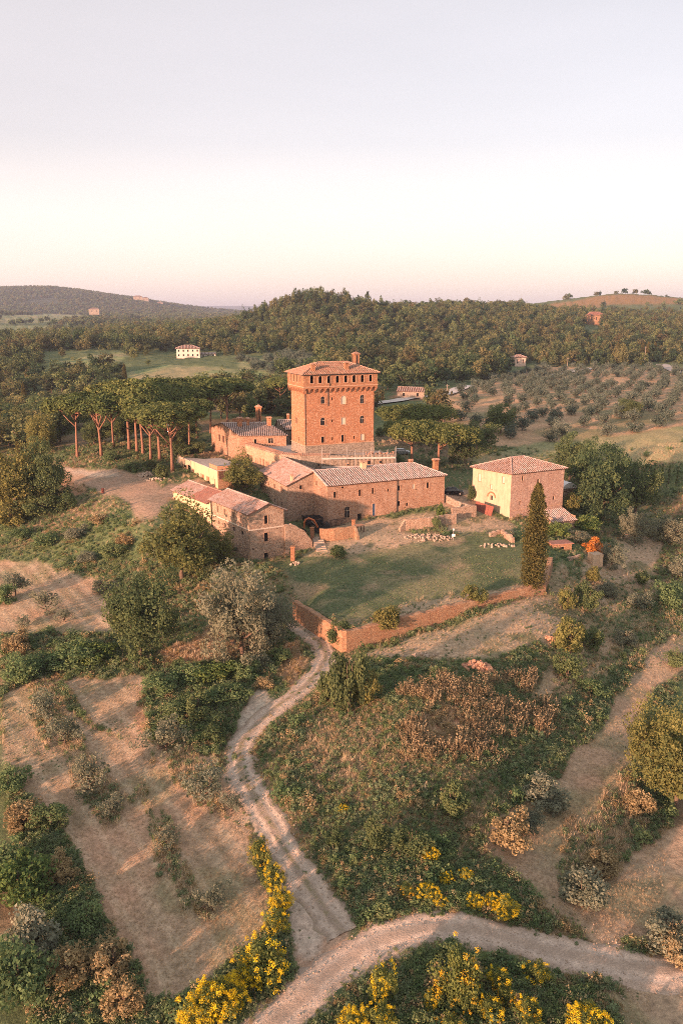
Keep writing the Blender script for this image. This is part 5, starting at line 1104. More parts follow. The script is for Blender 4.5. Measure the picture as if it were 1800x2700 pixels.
def clumps_ball(seed, n, rx, rz, cz, rc, flat=0.0, inner=.35, lump=1.0):
    g_ = rng(seed); d = g_.normal(size=(n,3)); d /= np.linalg.norm(d, axis=1)[:,None]; d[:,2] = np.where(d[:,2] < 0, d[:,2]*(1-flat), d[:,2])
    wob = 1+lump*(.22*np.sin(d[:,0]*3.1+seed)+.16*np.sin(d[:,1]*4.3+seed*2)+.12*np.sin(d[:,2]*5+seed*3))
    r = (inner + (1-inner)*g_.random(n)**.35)*wob
    c = np.stack([d[:,0]*rx*r, d[:,1]*rx*r, cz+d[:,2]*rz*r], 1); k = rc*(.65+.75*g_.random(n))
    return np.concatenate([c, np.stack([k, k, k*.85], 1)], 1)
def trunk_mesh(name, mat, h, r0, branches, seed, lean=.05, sink=.8):
    g_ = rng(seed); m = MB(); bend = g_.normal(size=2)*lean*h
    tp = lambda t: np.array((bend[0]*t*t, bend[1]*t*t, -sink+(h+sink)*t))
    m.tube([tp(t) for t in np.linspace(0, 1, 6)], [r0*1.35*(1-.0*t) if t == 0 else r0*(1-.55*t) for t in np.linspace(0, 1, 6)], 7)
    for (t0, ex, ey, ez, rr) in branches:
        a = tp(t0); e = np.array((ex, ey, ez)); md = (a+e)/2+np.array((0,0,-.08*np.linalg.norm(e-a)))+g_.normal(size=3)*.12
        m.tube([a, md, e], [rr, rr*.75, rr*.35], 5)
    return m.mesh(name, mat, True)
def mk_round(seed, mat, bark, R0, H, trunk_h, n, per, leaf, rc=None, flat=.3, rn=.6, lump=1.0):
    rz = (H-trunk_h)/2*1.02; cl = clumps_ball(seed, n, R0*.86, rz*.9, trunk_h+rz, rc or R0*.24, flat, .35, lump)
    core = clumps_ball(seed+77, max(4, n//5), R0*.5, rz*.5, trunk_h+rz, R0*.4, 0, .0)
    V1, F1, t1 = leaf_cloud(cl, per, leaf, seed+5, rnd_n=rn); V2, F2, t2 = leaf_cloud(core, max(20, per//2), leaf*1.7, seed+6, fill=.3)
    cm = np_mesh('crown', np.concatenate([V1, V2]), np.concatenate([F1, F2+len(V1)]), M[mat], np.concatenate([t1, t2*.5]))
    g_ = rng(seed+9); br = []
    for k in range(7):
        a = 2*math.pi*k/7+g_.random(); q = .35+.3*g_.random(); br.append((.55+.4*g_.random(), R0*.6*math.cos(a), R0*.6*math.sin(a), trunk_h+rz*(.5+.9*g_.random()), R0*.035))
    return cm, trunk_mesh('trunk', M[bark], trunk_h+rz*.8, R0*.07, br, seed+11)
def mk_pine(seed, R0, H, n=60, per=120, leaf=.5, thick=.55, lean=.05):
    g_ = rng(seed); a = g_.random(n)*6.283; r = np.sqrt(g_.random(n))*R0*.86; wob = 1+.18*np.sin(a*3+seed)
    dome = H - (r/R0)**2.6*R0*thick*.42                # dome on top, shallow bowl underneath
    zt = dome - g_.random(n)**1.3*R0*thick*.62*(1-.45*(r/R0))
    k = R0*.17*(.7+.7*g_.random(n)); cl = np.stack([r*wob*np.cos(a), r*wob*np.sin(a), zt-k, k*1.15, k*1.15, k*.8], 1)
    V, F, t = leaf_cloud(cl, per, leaf, seed+1, up=.35, fill=.5, rnd_n=.55)
    cm = np_mesh('crown', V, F, M['pine'], t); br = []
    for i in range(11):
        aa = 2*math.pi*i/11+g_.random()*.5; rr = R0*(.3+.5*g_.random()); br.append((.5+.42*g_.random(), rr*math.cos(aa), rr*math.sin(aa), H-R0*thick*(.6+.25*g_.random()), R0*.03))
    return cm, trunk_mesh('trunk', M['bark_pine'], H-R0*thick*.65, R0*.05, br, seed+3, lean)
def mk_cypress(seed, H, R0, n=90, per=70, leaf=.3, mat='cypress'):
    g_ = rng(seed); z = g_.random(n)**.85*H*.97+.25; t = z/H; prof = R0*np.minimum(1, (t*7+.45))*(1-np.clip(t, 0, 1)**3.6*.9)
    a = g_.random(n)*6.283; rr = prof*(.3+.42*g_.random(n)); k = np.maximum(prof*.40, .18)
    cl = np.stack([rr*np.cos(a), rr*np.sin(a), z, k, k, k*2.0], 1)
    V, F, tt = leaf_cloud(cl, per, leaf, seed+1, up=.15, asp=.45, fill=.55)
    m = MB(); m.tube([(0,0,-.8),(0,0,H*.5),(0,0,H*.9)], [R0*.14,R0*.1,.03], 6)
    return np_mesh('crown', V, F, M[mat], tt), m.mesh('trunk', M['bark'])
def mk_shrub(seed, mat, R0, H, n, per, leaf, fill=.5):
    cl = clumps_ball(seed, n, R0*.8, H*.42, H*.48, R0*.30, .15, .2); cl[:,2] = np.maximum(cl[:,2], cl[:,5]*.4)
    V, F, t = leaf_cloud(cl, per, leaf, seed+1, up=.2, fill=fill); return np_mesh('foliage', V, F, M[mat], t)
def mk_stems(seed, R0, H, k=6):
    g_ = rng(seed); m = MB()
    for i in range(k):
        a = g_.random()*6.283; rr = R0*.5*g_.random(); m.tube([(0,0,-.3),(rr*.4*math.cos(a), rr*.4*math.sin(a), H*.4),(rr*math.cos(a), rr*math.sin(a), H*.8)], [.06,.05,.02], 5)
    return m.mesh('stem', M['bark'])
TREE = {}
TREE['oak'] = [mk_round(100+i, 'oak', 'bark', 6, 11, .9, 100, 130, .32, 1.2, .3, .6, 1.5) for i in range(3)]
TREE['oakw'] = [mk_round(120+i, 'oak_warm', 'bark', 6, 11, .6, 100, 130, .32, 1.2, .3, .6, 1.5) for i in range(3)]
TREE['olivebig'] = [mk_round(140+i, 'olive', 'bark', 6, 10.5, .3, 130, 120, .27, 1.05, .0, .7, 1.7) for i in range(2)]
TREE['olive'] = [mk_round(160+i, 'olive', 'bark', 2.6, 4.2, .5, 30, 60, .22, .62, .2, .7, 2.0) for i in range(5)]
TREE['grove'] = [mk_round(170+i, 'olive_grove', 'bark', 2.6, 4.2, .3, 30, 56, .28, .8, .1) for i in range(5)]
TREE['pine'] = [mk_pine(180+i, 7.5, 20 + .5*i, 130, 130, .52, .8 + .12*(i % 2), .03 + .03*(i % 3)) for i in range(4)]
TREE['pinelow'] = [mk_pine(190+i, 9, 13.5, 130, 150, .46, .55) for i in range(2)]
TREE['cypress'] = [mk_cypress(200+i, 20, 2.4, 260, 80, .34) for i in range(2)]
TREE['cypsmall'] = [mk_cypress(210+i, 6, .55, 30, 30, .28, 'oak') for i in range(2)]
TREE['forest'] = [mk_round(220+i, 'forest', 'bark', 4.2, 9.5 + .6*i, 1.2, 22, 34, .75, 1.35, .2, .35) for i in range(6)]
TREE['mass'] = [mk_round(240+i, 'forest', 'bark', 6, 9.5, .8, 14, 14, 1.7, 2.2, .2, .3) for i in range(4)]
cnt = {}
def plant(kind, px, py, h, label, name=None, w=None, cat='tree', group=None, pos=None, rz=None, dz=-.15):
    i = cnt.get(kind, 0); cnt[kind] = i+1; cm, tm = TREE[kind][i % len(TREE[kind])]
    p = np.array(pos) if pos is not None else gpt(px, py)
    base = {'oak':(6,11),'oakw':(6,11),'olivebig':(6,10.5),'olive':(2.6,4.2),'grove':(2.6,4.2),'pine':(7.5,20.5),'pinelow':(9,13.5),'cypress':(2.4,20),'cypsmall':(.55,6),'forest':(4.2,11.0)}[kind]
    sz = h/base[1]; sx = (w/2/base[0]) if w else sz
    nm = name or {'oak':'oak_tree','oakw':'oak_tree','olivebig':'olive_tree','olive':'olive_tree','grove':'olive_tree','pine':'umbrella_pine','pinelow':'umbrella_pine','cypress':'cypress_tree','cypsmall':'cypress_tree','forest':'forest_tree'}[kind]
    root = empty(nm, (p[0], p[1], p[2]+dz), label, cat, group, (i*2.399) % 6.283 if rz is None else rz); root.scale = (sx*(.92+.16*((i*37 % 10)/10)), sx*(.92+.16*((i*53 % 10)/10)), sz)
    obj('crown', cm, root); obj('trunk', tm, root); return root

ORD = ['first','second','third','fourth','fifth','sixth']
# near and middle trees
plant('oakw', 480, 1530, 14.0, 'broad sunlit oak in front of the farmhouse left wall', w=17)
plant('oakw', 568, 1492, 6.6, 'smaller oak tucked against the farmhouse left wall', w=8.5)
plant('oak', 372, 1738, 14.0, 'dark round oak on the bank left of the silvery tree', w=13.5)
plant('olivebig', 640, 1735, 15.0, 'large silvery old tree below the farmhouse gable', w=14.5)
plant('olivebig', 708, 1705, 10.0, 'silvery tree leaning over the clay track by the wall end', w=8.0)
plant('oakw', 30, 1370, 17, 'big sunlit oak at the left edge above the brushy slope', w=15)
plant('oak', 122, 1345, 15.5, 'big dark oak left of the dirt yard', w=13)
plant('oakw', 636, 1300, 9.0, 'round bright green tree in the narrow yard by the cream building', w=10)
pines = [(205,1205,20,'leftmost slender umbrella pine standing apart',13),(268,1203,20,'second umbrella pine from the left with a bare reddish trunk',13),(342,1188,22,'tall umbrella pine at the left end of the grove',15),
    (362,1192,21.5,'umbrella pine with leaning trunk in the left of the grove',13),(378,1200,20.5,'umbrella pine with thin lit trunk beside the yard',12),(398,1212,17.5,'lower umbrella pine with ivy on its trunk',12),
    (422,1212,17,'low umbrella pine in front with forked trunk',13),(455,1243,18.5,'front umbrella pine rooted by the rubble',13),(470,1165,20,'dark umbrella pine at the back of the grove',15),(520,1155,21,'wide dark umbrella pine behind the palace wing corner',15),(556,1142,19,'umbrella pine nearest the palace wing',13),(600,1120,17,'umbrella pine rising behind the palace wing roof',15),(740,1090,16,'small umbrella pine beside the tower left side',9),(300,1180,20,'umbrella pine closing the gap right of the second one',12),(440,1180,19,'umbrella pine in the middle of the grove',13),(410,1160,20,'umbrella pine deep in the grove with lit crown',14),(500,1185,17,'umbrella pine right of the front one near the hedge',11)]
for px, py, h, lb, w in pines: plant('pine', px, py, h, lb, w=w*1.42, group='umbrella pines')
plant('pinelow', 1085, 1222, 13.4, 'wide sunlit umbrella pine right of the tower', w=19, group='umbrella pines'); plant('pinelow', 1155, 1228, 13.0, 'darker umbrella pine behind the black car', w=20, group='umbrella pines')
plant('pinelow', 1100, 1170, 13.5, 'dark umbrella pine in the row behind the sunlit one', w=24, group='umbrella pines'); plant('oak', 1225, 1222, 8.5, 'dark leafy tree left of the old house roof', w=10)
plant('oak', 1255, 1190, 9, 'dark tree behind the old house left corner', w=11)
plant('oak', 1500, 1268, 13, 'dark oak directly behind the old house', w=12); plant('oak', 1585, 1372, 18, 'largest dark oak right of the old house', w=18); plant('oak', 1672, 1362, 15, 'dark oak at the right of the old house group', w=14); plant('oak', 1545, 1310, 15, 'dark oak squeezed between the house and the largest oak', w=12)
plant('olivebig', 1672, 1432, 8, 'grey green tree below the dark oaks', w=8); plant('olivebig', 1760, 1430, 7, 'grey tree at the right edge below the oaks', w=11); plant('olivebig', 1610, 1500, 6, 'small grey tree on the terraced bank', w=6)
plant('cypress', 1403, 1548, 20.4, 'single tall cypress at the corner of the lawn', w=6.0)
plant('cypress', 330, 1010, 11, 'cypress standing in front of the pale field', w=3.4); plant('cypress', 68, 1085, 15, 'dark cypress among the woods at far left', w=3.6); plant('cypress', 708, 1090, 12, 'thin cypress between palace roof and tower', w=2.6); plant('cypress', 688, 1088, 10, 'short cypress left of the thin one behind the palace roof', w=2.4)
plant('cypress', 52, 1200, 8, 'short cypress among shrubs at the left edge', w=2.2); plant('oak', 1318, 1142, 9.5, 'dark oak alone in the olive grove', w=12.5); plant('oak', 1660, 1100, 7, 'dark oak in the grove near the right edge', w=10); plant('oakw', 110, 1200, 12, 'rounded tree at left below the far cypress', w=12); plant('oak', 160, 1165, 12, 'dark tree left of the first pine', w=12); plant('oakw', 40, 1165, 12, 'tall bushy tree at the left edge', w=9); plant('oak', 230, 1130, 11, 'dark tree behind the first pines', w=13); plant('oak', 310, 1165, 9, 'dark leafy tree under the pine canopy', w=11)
for i, (px, py) in enumerate([(1535,1243),(1545,1243),(1563,1240),(1582,1238),(1600,1237),(1612,1237)]): plant('cypsmall', px, py, 5.5, ORD[i]+' young cypress from the left in the row behind the old house', group='young cypresses behind the old house')
for i, px in enumerate([1722,1742,1760,1782]): plant('cypsmall', px, 1268+i*4, 5.5, ORD[i]+' young cypress from the left in the row at the right edge', group='young cypresses at the right edge')
for i, px in enumerate([1625,1640,1660,1690,1705,1722]): plant('cypress', px, 950, 15, ORD[i]+' cypress from the left in the far row by the road', w=5, group='cypress row by the road')
plant('oakw', 1780, 2130, 11, 'big bushy tree at the right edge beside the path', w=9.5); plant('oakw', 1725, 2060, 9.5, 'bushy tree overhanging the path at right', w=8.5)
for i, (px, py, h, lb) in enumerate([(42,1570,5,'olive tree at the left edge of the dry terrace'),(122,1615,4.6,'twisted olive tree on the dry terrace'),(172,1640,2.6,'small bare olive sapling on the terrace edge'),(60,1655,2.4,'tiny olive sapling near the left edge')]): plant('olive', px, py, h, lb)
for i, (px, py, h, w, lb) in enumerate([(118,1898,4.2,5.2,'first silvery olive of the row beside the hay field'),(172,1965,4.4,5,'second silvery olive of the row beside the hay field'),(235,2085,4.6,5.2,'third silvery olive of the row beside the hay field'),(440,1985,4.6,5.6,'silvery olive beside the dark thicket'),(530,2110,4.6,5.2,'silvery olive left of the clay track'),(300,2150,2.6,3.4,'small silvery olive at the lower end of the row'),(610,2140,2.4,3,'low silvery olive touching the track'),(440,2230,2.2,3.4,'low silvery olive alone in the hay field'),(560,2400,2.4,3.6,'wispy silvery olive low in the hay field')]): plant('olive', px, py, h, lb, w=w)
for px, py, h, w, lb in [(330,1160,8,11,'dark tree behind the tall pine trunks at left'),(395,1150,8,12,'dark tree filling the gap behind the middle pine trunks'),(452,1178,7,10,'dark low tree behind the front pine trunk'),(492,1172,7.5,11,'dark low tree between pines and palace wing'),(250,1172,7,10,'dark low tree behind the second pine trunk')]: plant('oak', px, py, h, lb, w=w)
# olive grove on the slope and by the villa
g_ = rng(5); OG = ZONES['grove'][0]; no = 0
a0, a1 = OG.min(0), OG.max(0)
sp = 11.5; X, Y = np.meshgrid(np.arange(a0[0]-150, a1[0]+150, sp), np.arange(a0[1]-150, a1[1]+150, sp*1.25)); th = R(14)
X = X.ravel()+g_.normal(size=X.size)*1.3; Y = Y.ravel()+g_.normal(size=Y.size)*1.5; Xr = X.mean()+(X-X.mean())*math.cos(th)-(Y-Y.mean())*math.sin(th); Yr = Y.mean()+(X-X.mean())*math.sin(th)+(Y-Y.mean())*math.cos(th)
k = in_poly(OG, Xr, Yr) & (np.abs(Xr/Yr) < .47) & (fbm(Xr*.03, Yr*.03, 3) > .33); Xr, Yr = Xr[k], Yr[k]; o_ = np.argsort(Yr); Xr, Yr = Xr[o_][:300], Yr[o_][:300]; Zr = ground(Xr, Yr)
for x, y, z in zip(Xr, Yr, Zr): plant('grove', 0, 0, 4.2+1.2*g_.random(), 'round olive tree in the %s part of the orchard, %s side' % ('front' if y < 340 else 'middle' if y < 430 else 'upper', 'left' if x/y < .25 else 'right' if x/y > .35 else 'centre'), w=5.0+1.8*g_.random(), group='olive trees of the orchard', pos=(x, y, z))
VF = ZONES['field'][3]; a0, a1 = VF.min(0), VF.max(0)
X = g_.uniform(a0[0], a1[0], 160); Y = g_.uniform(a0[1], a1[1], 160); k = in_poly(VF, X, Y); X, Y = X[k][:42], Y[k][:42]
for x, y, z in zip(X, Y, ground(X, Y)): plant('grove', 0, 0, 4.6+g_.random(), 'small round olive tree in the pale field behind the tower', w=5.5+2*g_.random(), group='olive trees of the pale field', pos=(x, y, z))

# shrubs
SH = {}
for nm, mat, n in (('shrub','shrub',3),('dark','oak',3),('dry','shrub_dry',2),('silver','olive',2),('ivy','ivy',2),('warm','oak_warm',2)):
    SH[nm] = [mk_shrub(300+len(SH)*10+i, mat, 1.5, 2.4, 30, 120, .16) for i in range(n)]
SH['vine'] = [mk_shrub(390, 'vine_red', 1.5, 2.2, 20, 70, .2)]
STEM = [mk_stems(400+i, 1.5, 2.4) for i in range(3)]
BRO = [mk_shrub(420+i, 'broom', 1.4, 2.3, 30, 130, .12) for i in range(3)]
def flowers(seed, mat, side, R0, H, n, per):
    cl = clumps_ball(seed, n, R0*.84, H*.43, H*.50, R0*.13, .15, .8); cl = cl[cl[:,2] > H*.22]
    V, F, t = leaf_cloud(cl, per, .065, seed+2, up=.3, fill=.2); return np_mesh('flower', V, F, M[mat], t)
FLO = [flowers(430+i, 'flower', 1, 1.5, 2.5, 22+44*i, 46) for i in range(3)]; FLO2 = [flowers(440+i, 'flower_old', 1, 1.5, 2.5, 30, 40) for i in range(2)]
sc = {}
def shrub(kind, px, py, w, h, label, name='shrub', group=None):
    i = sc.get(kind, 0); sc[kind] = i+1; p = gpt(px, py); ms = SH[kind]
    root = empty(name, (p[0], p[1], p[2]-.1), label, 'shrub', group, i*1.7); root.scale = (w/3.0, w/3.0, h/2.5)
    obj('foliage', ms[i % len(ms)], root); obj('stem', STEM[i % 3], root)
def broom(px, py, w, h, label, amount=2):
    i = sc.get('broom', 0); sc['broom'] = i+1; p = gpt(px, py); root = empty('broom_bush', (p[0], p[1], p[2]-.1), label, 'shrub', 'flowering broom bushes', i*2.1); root.scale = (w/2.9, w/2.9, h/2.4)
    obj('foliage', BRO[i % 3], root); f = obj('flower', (FLO2[i % 2] if amount == 0 else FLO[min(amount, 2)] if amount < 3 else FLO[2]), root); f['kind'] = 'stuff'
    if amount >= 3: f2 = obj('flower', FLO[1], root); f2['kind'] = 'stuff'; f2.rotation_euler.z = 2.0
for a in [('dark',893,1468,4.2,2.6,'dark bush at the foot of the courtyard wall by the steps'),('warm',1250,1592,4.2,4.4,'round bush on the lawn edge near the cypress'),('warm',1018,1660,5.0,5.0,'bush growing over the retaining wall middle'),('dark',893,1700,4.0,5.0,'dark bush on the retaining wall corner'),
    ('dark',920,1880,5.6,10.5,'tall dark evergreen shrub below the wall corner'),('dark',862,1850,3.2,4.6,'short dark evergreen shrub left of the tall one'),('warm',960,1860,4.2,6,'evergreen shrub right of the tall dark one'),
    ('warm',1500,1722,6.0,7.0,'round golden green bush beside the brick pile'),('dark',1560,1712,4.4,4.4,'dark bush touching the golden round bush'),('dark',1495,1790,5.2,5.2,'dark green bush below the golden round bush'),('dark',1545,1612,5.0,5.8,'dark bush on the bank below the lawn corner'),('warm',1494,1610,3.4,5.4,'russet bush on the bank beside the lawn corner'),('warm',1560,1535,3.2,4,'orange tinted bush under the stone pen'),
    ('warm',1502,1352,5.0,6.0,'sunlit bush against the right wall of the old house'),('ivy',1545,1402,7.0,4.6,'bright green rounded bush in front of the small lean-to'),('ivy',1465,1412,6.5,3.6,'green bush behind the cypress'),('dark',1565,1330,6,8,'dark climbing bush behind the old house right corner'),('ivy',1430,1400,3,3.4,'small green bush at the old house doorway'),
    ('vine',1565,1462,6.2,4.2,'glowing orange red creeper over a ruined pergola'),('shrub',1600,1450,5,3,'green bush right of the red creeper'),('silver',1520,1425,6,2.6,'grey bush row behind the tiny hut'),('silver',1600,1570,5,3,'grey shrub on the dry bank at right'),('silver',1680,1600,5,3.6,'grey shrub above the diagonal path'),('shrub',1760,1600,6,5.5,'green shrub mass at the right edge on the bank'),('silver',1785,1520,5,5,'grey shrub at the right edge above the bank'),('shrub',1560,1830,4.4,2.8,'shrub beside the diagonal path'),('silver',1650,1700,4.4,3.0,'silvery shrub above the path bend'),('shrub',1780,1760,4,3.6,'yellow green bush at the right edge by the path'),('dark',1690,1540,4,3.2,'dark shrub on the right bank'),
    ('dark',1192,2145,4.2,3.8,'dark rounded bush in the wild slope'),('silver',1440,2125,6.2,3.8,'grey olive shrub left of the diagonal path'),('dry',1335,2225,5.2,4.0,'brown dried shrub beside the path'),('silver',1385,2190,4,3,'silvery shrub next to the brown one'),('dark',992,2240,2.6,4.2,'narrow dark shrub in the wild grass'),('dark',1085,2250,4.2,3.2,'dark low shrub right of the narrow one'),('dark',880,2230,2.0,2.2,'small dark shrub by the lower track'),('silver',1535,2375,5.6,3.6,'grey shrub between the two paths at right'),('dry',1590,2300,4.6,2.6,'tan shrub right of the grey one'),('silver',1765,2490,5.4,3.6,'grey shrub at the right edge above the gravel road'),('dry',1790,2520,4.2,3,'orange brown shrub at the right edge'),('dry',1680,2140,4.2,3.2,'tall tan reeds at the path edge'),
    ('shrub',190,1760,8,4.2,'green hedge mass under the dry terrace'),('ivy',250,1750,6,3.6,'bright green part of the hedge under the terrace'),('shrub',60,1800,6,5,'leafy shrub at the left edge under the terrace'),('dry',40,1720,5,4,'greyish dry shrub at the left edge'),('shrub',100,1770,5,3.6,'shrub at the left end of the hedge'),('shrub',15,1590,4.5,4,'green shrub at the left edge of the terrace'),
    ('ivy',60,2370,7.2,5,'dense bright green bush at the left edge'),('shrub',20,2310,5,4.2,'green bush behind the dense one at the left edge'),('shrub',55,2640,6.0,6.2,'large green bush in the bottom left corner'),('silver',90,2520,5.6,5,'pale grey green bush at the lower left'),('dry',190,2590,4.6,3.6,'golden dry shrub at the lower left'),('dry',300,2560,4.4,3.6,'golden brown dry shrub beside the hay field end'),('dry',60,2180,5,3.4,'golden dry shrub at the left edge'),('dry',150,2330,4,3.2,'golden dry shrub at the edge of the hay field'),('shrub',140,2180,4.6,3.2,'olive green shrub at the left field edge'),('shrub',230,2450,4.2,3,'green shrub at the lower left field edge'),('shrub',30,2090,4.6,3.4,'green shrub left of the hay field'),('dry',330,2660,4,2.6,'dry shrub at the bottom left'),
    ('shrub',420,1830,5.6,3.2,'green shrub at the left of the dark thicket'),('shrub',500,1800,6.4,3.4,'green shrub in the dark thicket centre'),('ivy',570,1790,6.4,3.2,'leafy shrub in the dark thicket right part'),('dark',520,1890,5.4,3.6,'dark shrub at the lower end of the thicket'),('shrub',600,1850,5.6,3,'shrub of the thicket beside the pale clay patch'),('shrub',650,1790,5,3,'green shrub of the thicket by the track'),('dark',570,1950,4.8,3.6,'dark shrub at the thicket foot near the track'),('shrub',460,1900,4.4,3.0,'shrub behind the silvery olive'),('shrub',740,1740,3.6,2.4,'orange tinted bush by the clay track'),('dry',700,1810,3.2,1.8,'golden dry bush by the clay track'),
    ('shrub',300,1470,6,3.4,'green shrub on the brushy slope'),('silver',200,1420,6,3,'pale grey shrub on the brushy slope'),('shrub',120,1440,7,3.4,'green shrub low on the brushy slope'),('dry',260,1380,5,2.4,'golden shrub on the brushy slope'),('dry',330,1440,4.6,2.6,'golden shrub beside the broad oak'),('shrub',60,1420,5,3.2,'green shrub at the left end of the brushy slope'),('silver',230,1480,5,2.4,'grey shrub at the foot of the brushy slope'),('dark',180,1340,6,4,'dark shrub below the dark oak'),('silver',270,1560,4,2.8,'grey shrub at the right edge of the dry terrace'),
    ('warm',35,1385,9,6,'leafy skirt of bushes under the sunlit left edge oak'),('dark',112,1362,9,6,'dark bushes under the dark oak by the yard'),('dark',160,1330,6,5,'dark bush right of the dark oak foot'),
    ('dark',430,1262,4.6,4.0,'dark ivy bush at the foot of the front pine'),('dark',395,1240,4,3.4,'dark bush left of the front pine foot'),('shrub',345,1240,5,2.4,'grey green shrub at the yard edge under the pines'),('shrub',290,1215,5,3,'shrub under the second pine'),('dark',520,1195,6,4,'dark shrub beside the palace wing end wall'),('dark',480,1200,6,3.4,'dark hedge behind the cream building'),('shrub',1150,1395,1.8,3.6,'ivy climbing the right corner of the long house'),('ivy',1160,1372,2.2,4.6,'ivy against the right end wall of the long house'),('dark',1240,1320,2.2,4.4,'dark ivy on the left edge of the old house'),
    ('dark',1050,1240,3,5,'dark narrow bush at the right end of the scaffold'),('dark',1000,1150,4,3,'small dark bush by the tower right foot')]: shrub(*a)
for a in [(682,2290,2.6,3.8,'broom bush at the top of the roadside row',0),(722,2345,2.8,3.2,'second broom bush of the roadside row with yellow crown',1),(742,2400,2.4,2.4,'bright yellow broom in the roadside row',3),(728,2465,2.6,2.6,'broom bush with yellow left side in the row',1),(700,2590,4.6,4.6,'largest rounded broom half green half yellow',1),(655,2600,2.8,2.8,'bright yellow broom beside the largest one',3),(560,2690,3.8,3.8,'bright yellow broom near the bottom edge',3),(610,2660,3.0,3.0,'yellow broom right of the bottom one',3),(520,2720,3.0,3.4,'yellow broom cut by the bottom edge',3),
    (1135,2270,1.7,1.8,'round yellow broom alone in the wild slope',3),(1175,2330,1.5,1.3,'small yellow broom right of centre',3),(1228,2322,1.5,1.4,'small upright yellow broom',3),(1125,2370,2.2,1.9,'orange yellow broom cluster left part',2),(1155,2385,1.6,1.4,'orange yellow broom cluster right part',2),(1072,2365,1.8,1.6,'faded broom near the track junction',0),(1250,2390,1.8,1.5,'yellow broom above the gravel road',3),(1300,2395,1.9,1.6,'yellow broom in the middle above the road',3),(1335,2420,2.4,2.4,'yellow broom at the right end above the road',2),(905,2140,1.2,1.0,'tiny yellow broom beside the upper track',3),
    (1210,2640,4.4,5.6,'tall dark green broom without flowers below the road',0),(1008,2640,2.8,3.6,'broom with yellow tips below the road at left',1),(1000,2720,2.8,2.6,'broom at the bottom edge left of centre',1),(930,2715,2.4,1.8,'low yellow broom at the bottom edge',3),(1140,2660,1.9,1.9,'small yellow broom in the shaded hollow',1),(1222,2680,2.6,2.8,'orange flowered broom in the hollow',0),(1312,2610,2.4,2.4,'yellow orange broom below the road middle',1),(1330,2650,2.0,2.0,'orange broom under the middle one',0),(1415,2590,2.6,2.0,'broom with few flowers at the right below the road',1),(1390,2690,2.4,2.4,'green broom at the bottom right',1),(1400,2740,2.6,2.2,'orange broom cut by the bottom edge',0),(1545,2725,3.4,2.6,'yellow broom in the bottom right corner',3),(1290,2690,2.6,2.4,'green broom in the hollow middle',1),(1190,2730,2.6,2.0,'orange broom at the bottom middle',0)]: broom(*a)

# ------------------------------------------------------------------ uncountable plants: woods and ground cover, scattered over the terrain
def hull(P):
    P = sorted(map(tuple, P)); cr_ = lambda o, a, b: (a[0]-o[0])*(b[1]-o[1])-(a[1]-o[1])*(b[0]-o[0])
    def half(Q):
        h = []
        for p in Q:
            while len(h) > 1 and cr_(h[-2], h[-1], p) <= 0: h.pop()
            h.append(p)
        return h[:-1]
    return np.array(half(P)+half(P[::-1]))
FOOT = [hull(b_.pts) for b_ in BLDS if len(b_.pts) > 4] + [np.array(FP)]
def built(X, Y, mar=.3):
    m = np.zeros(len(X), bool)
    for P in FOOT:
        bx = (X > P[:,0].min()-2) & (X < P[:,0].max()+2) & (Y > P[:,1].min()-2) & (Y < P[:,1].max()+2)
        if bx.any(): m[bx] |= poly_sd(P, X[bx], Y[bx]) > -mar
    return m
def scatter(name, label, X, Y, Z, rot, scl, idx, meshes):
    coll = bpy.data.collections.new(name+'_kinds')
    for i, me in enumerate(meshes): coll.objects.link(bpy.data.objects.new('%s_%02d' % (name, i), me))
    me = bpy.data.meshes.new(name); n = len(X); me.vertices.add(n); me.vertices.foreach_set('co', np.stack([X, Y, Z], 1).astype(np.float32).ravel()); me.update()
    a = me.attributes.new('rot', 'FLOAT_VECTOR', 'POINT'); a.data.foreach_set('vector', rot.astype(np.float32).ravel())
    a = me.attributes.new('scl', 'FLOAT_VECTOR', 'POINT'); a.data.foreach_set('vector', scl.astype(np.float32).ravel())
    a = me.attributes.new('idx', 'INT', 'POINT'); a.data.foreach_set('value', idx.astype(np.int32))
    ob = obj(name, me); tag(ob, label, None, None, 'stuff')
    ng = bpy.data.node_groups.new(name, 'GeometryNodeTree'); ng.interface.new_socket('Geometry', in_out='INPUT', socket_type='NodeSocketGeometry'); ng.interface.new_socket('Geometry', in_out='OUTPUT', socket_type='NodeSocketGeometry')
    N, Lk = ng.nodes, ng.links; gi, go_ = N.new('NodeGroupInput'), N.new('NodeGroupOutput'); ip = N.new('GeometryNodeInstanceOnPoints'); ci = N.new('GeometryNodeCollectionInfo')
    ci.inputs['Collection'].default_value = coll; ci.inputs['Separate Children'].default_value = True; ci.inputs['Reset Children'].default_value = True
    ip.inputs['Pick Instance'].default_value = True
    def na(nm, ty):
        nd = N.new('GeometryNodeInputNamedAttribute'); nd.data_type = ty; nd.inputs['Name'].default_value = nm; return nd.outputs['Attribute']
    Lk.new(gi.outputs[0], ip.inputs['Points']); Lk.new(ci.outputs[0], ip.inputs['Instance']); Lk.new(na('idx', 'INT'), ip.inputs['Instance Index']); Lk.new(na('rot', 'FLOAT_VECTOR'), ip.inputs['Rotation']); Lk.new(na('scl', 'FLOAT_VECTOR'), ip.inputs['Scale']); Lk.new(ip.outputs[0], go_.inputs[0])
    md = ob.modifiers.new('scatter', 'NODES'); md.node_group = ng; return ob

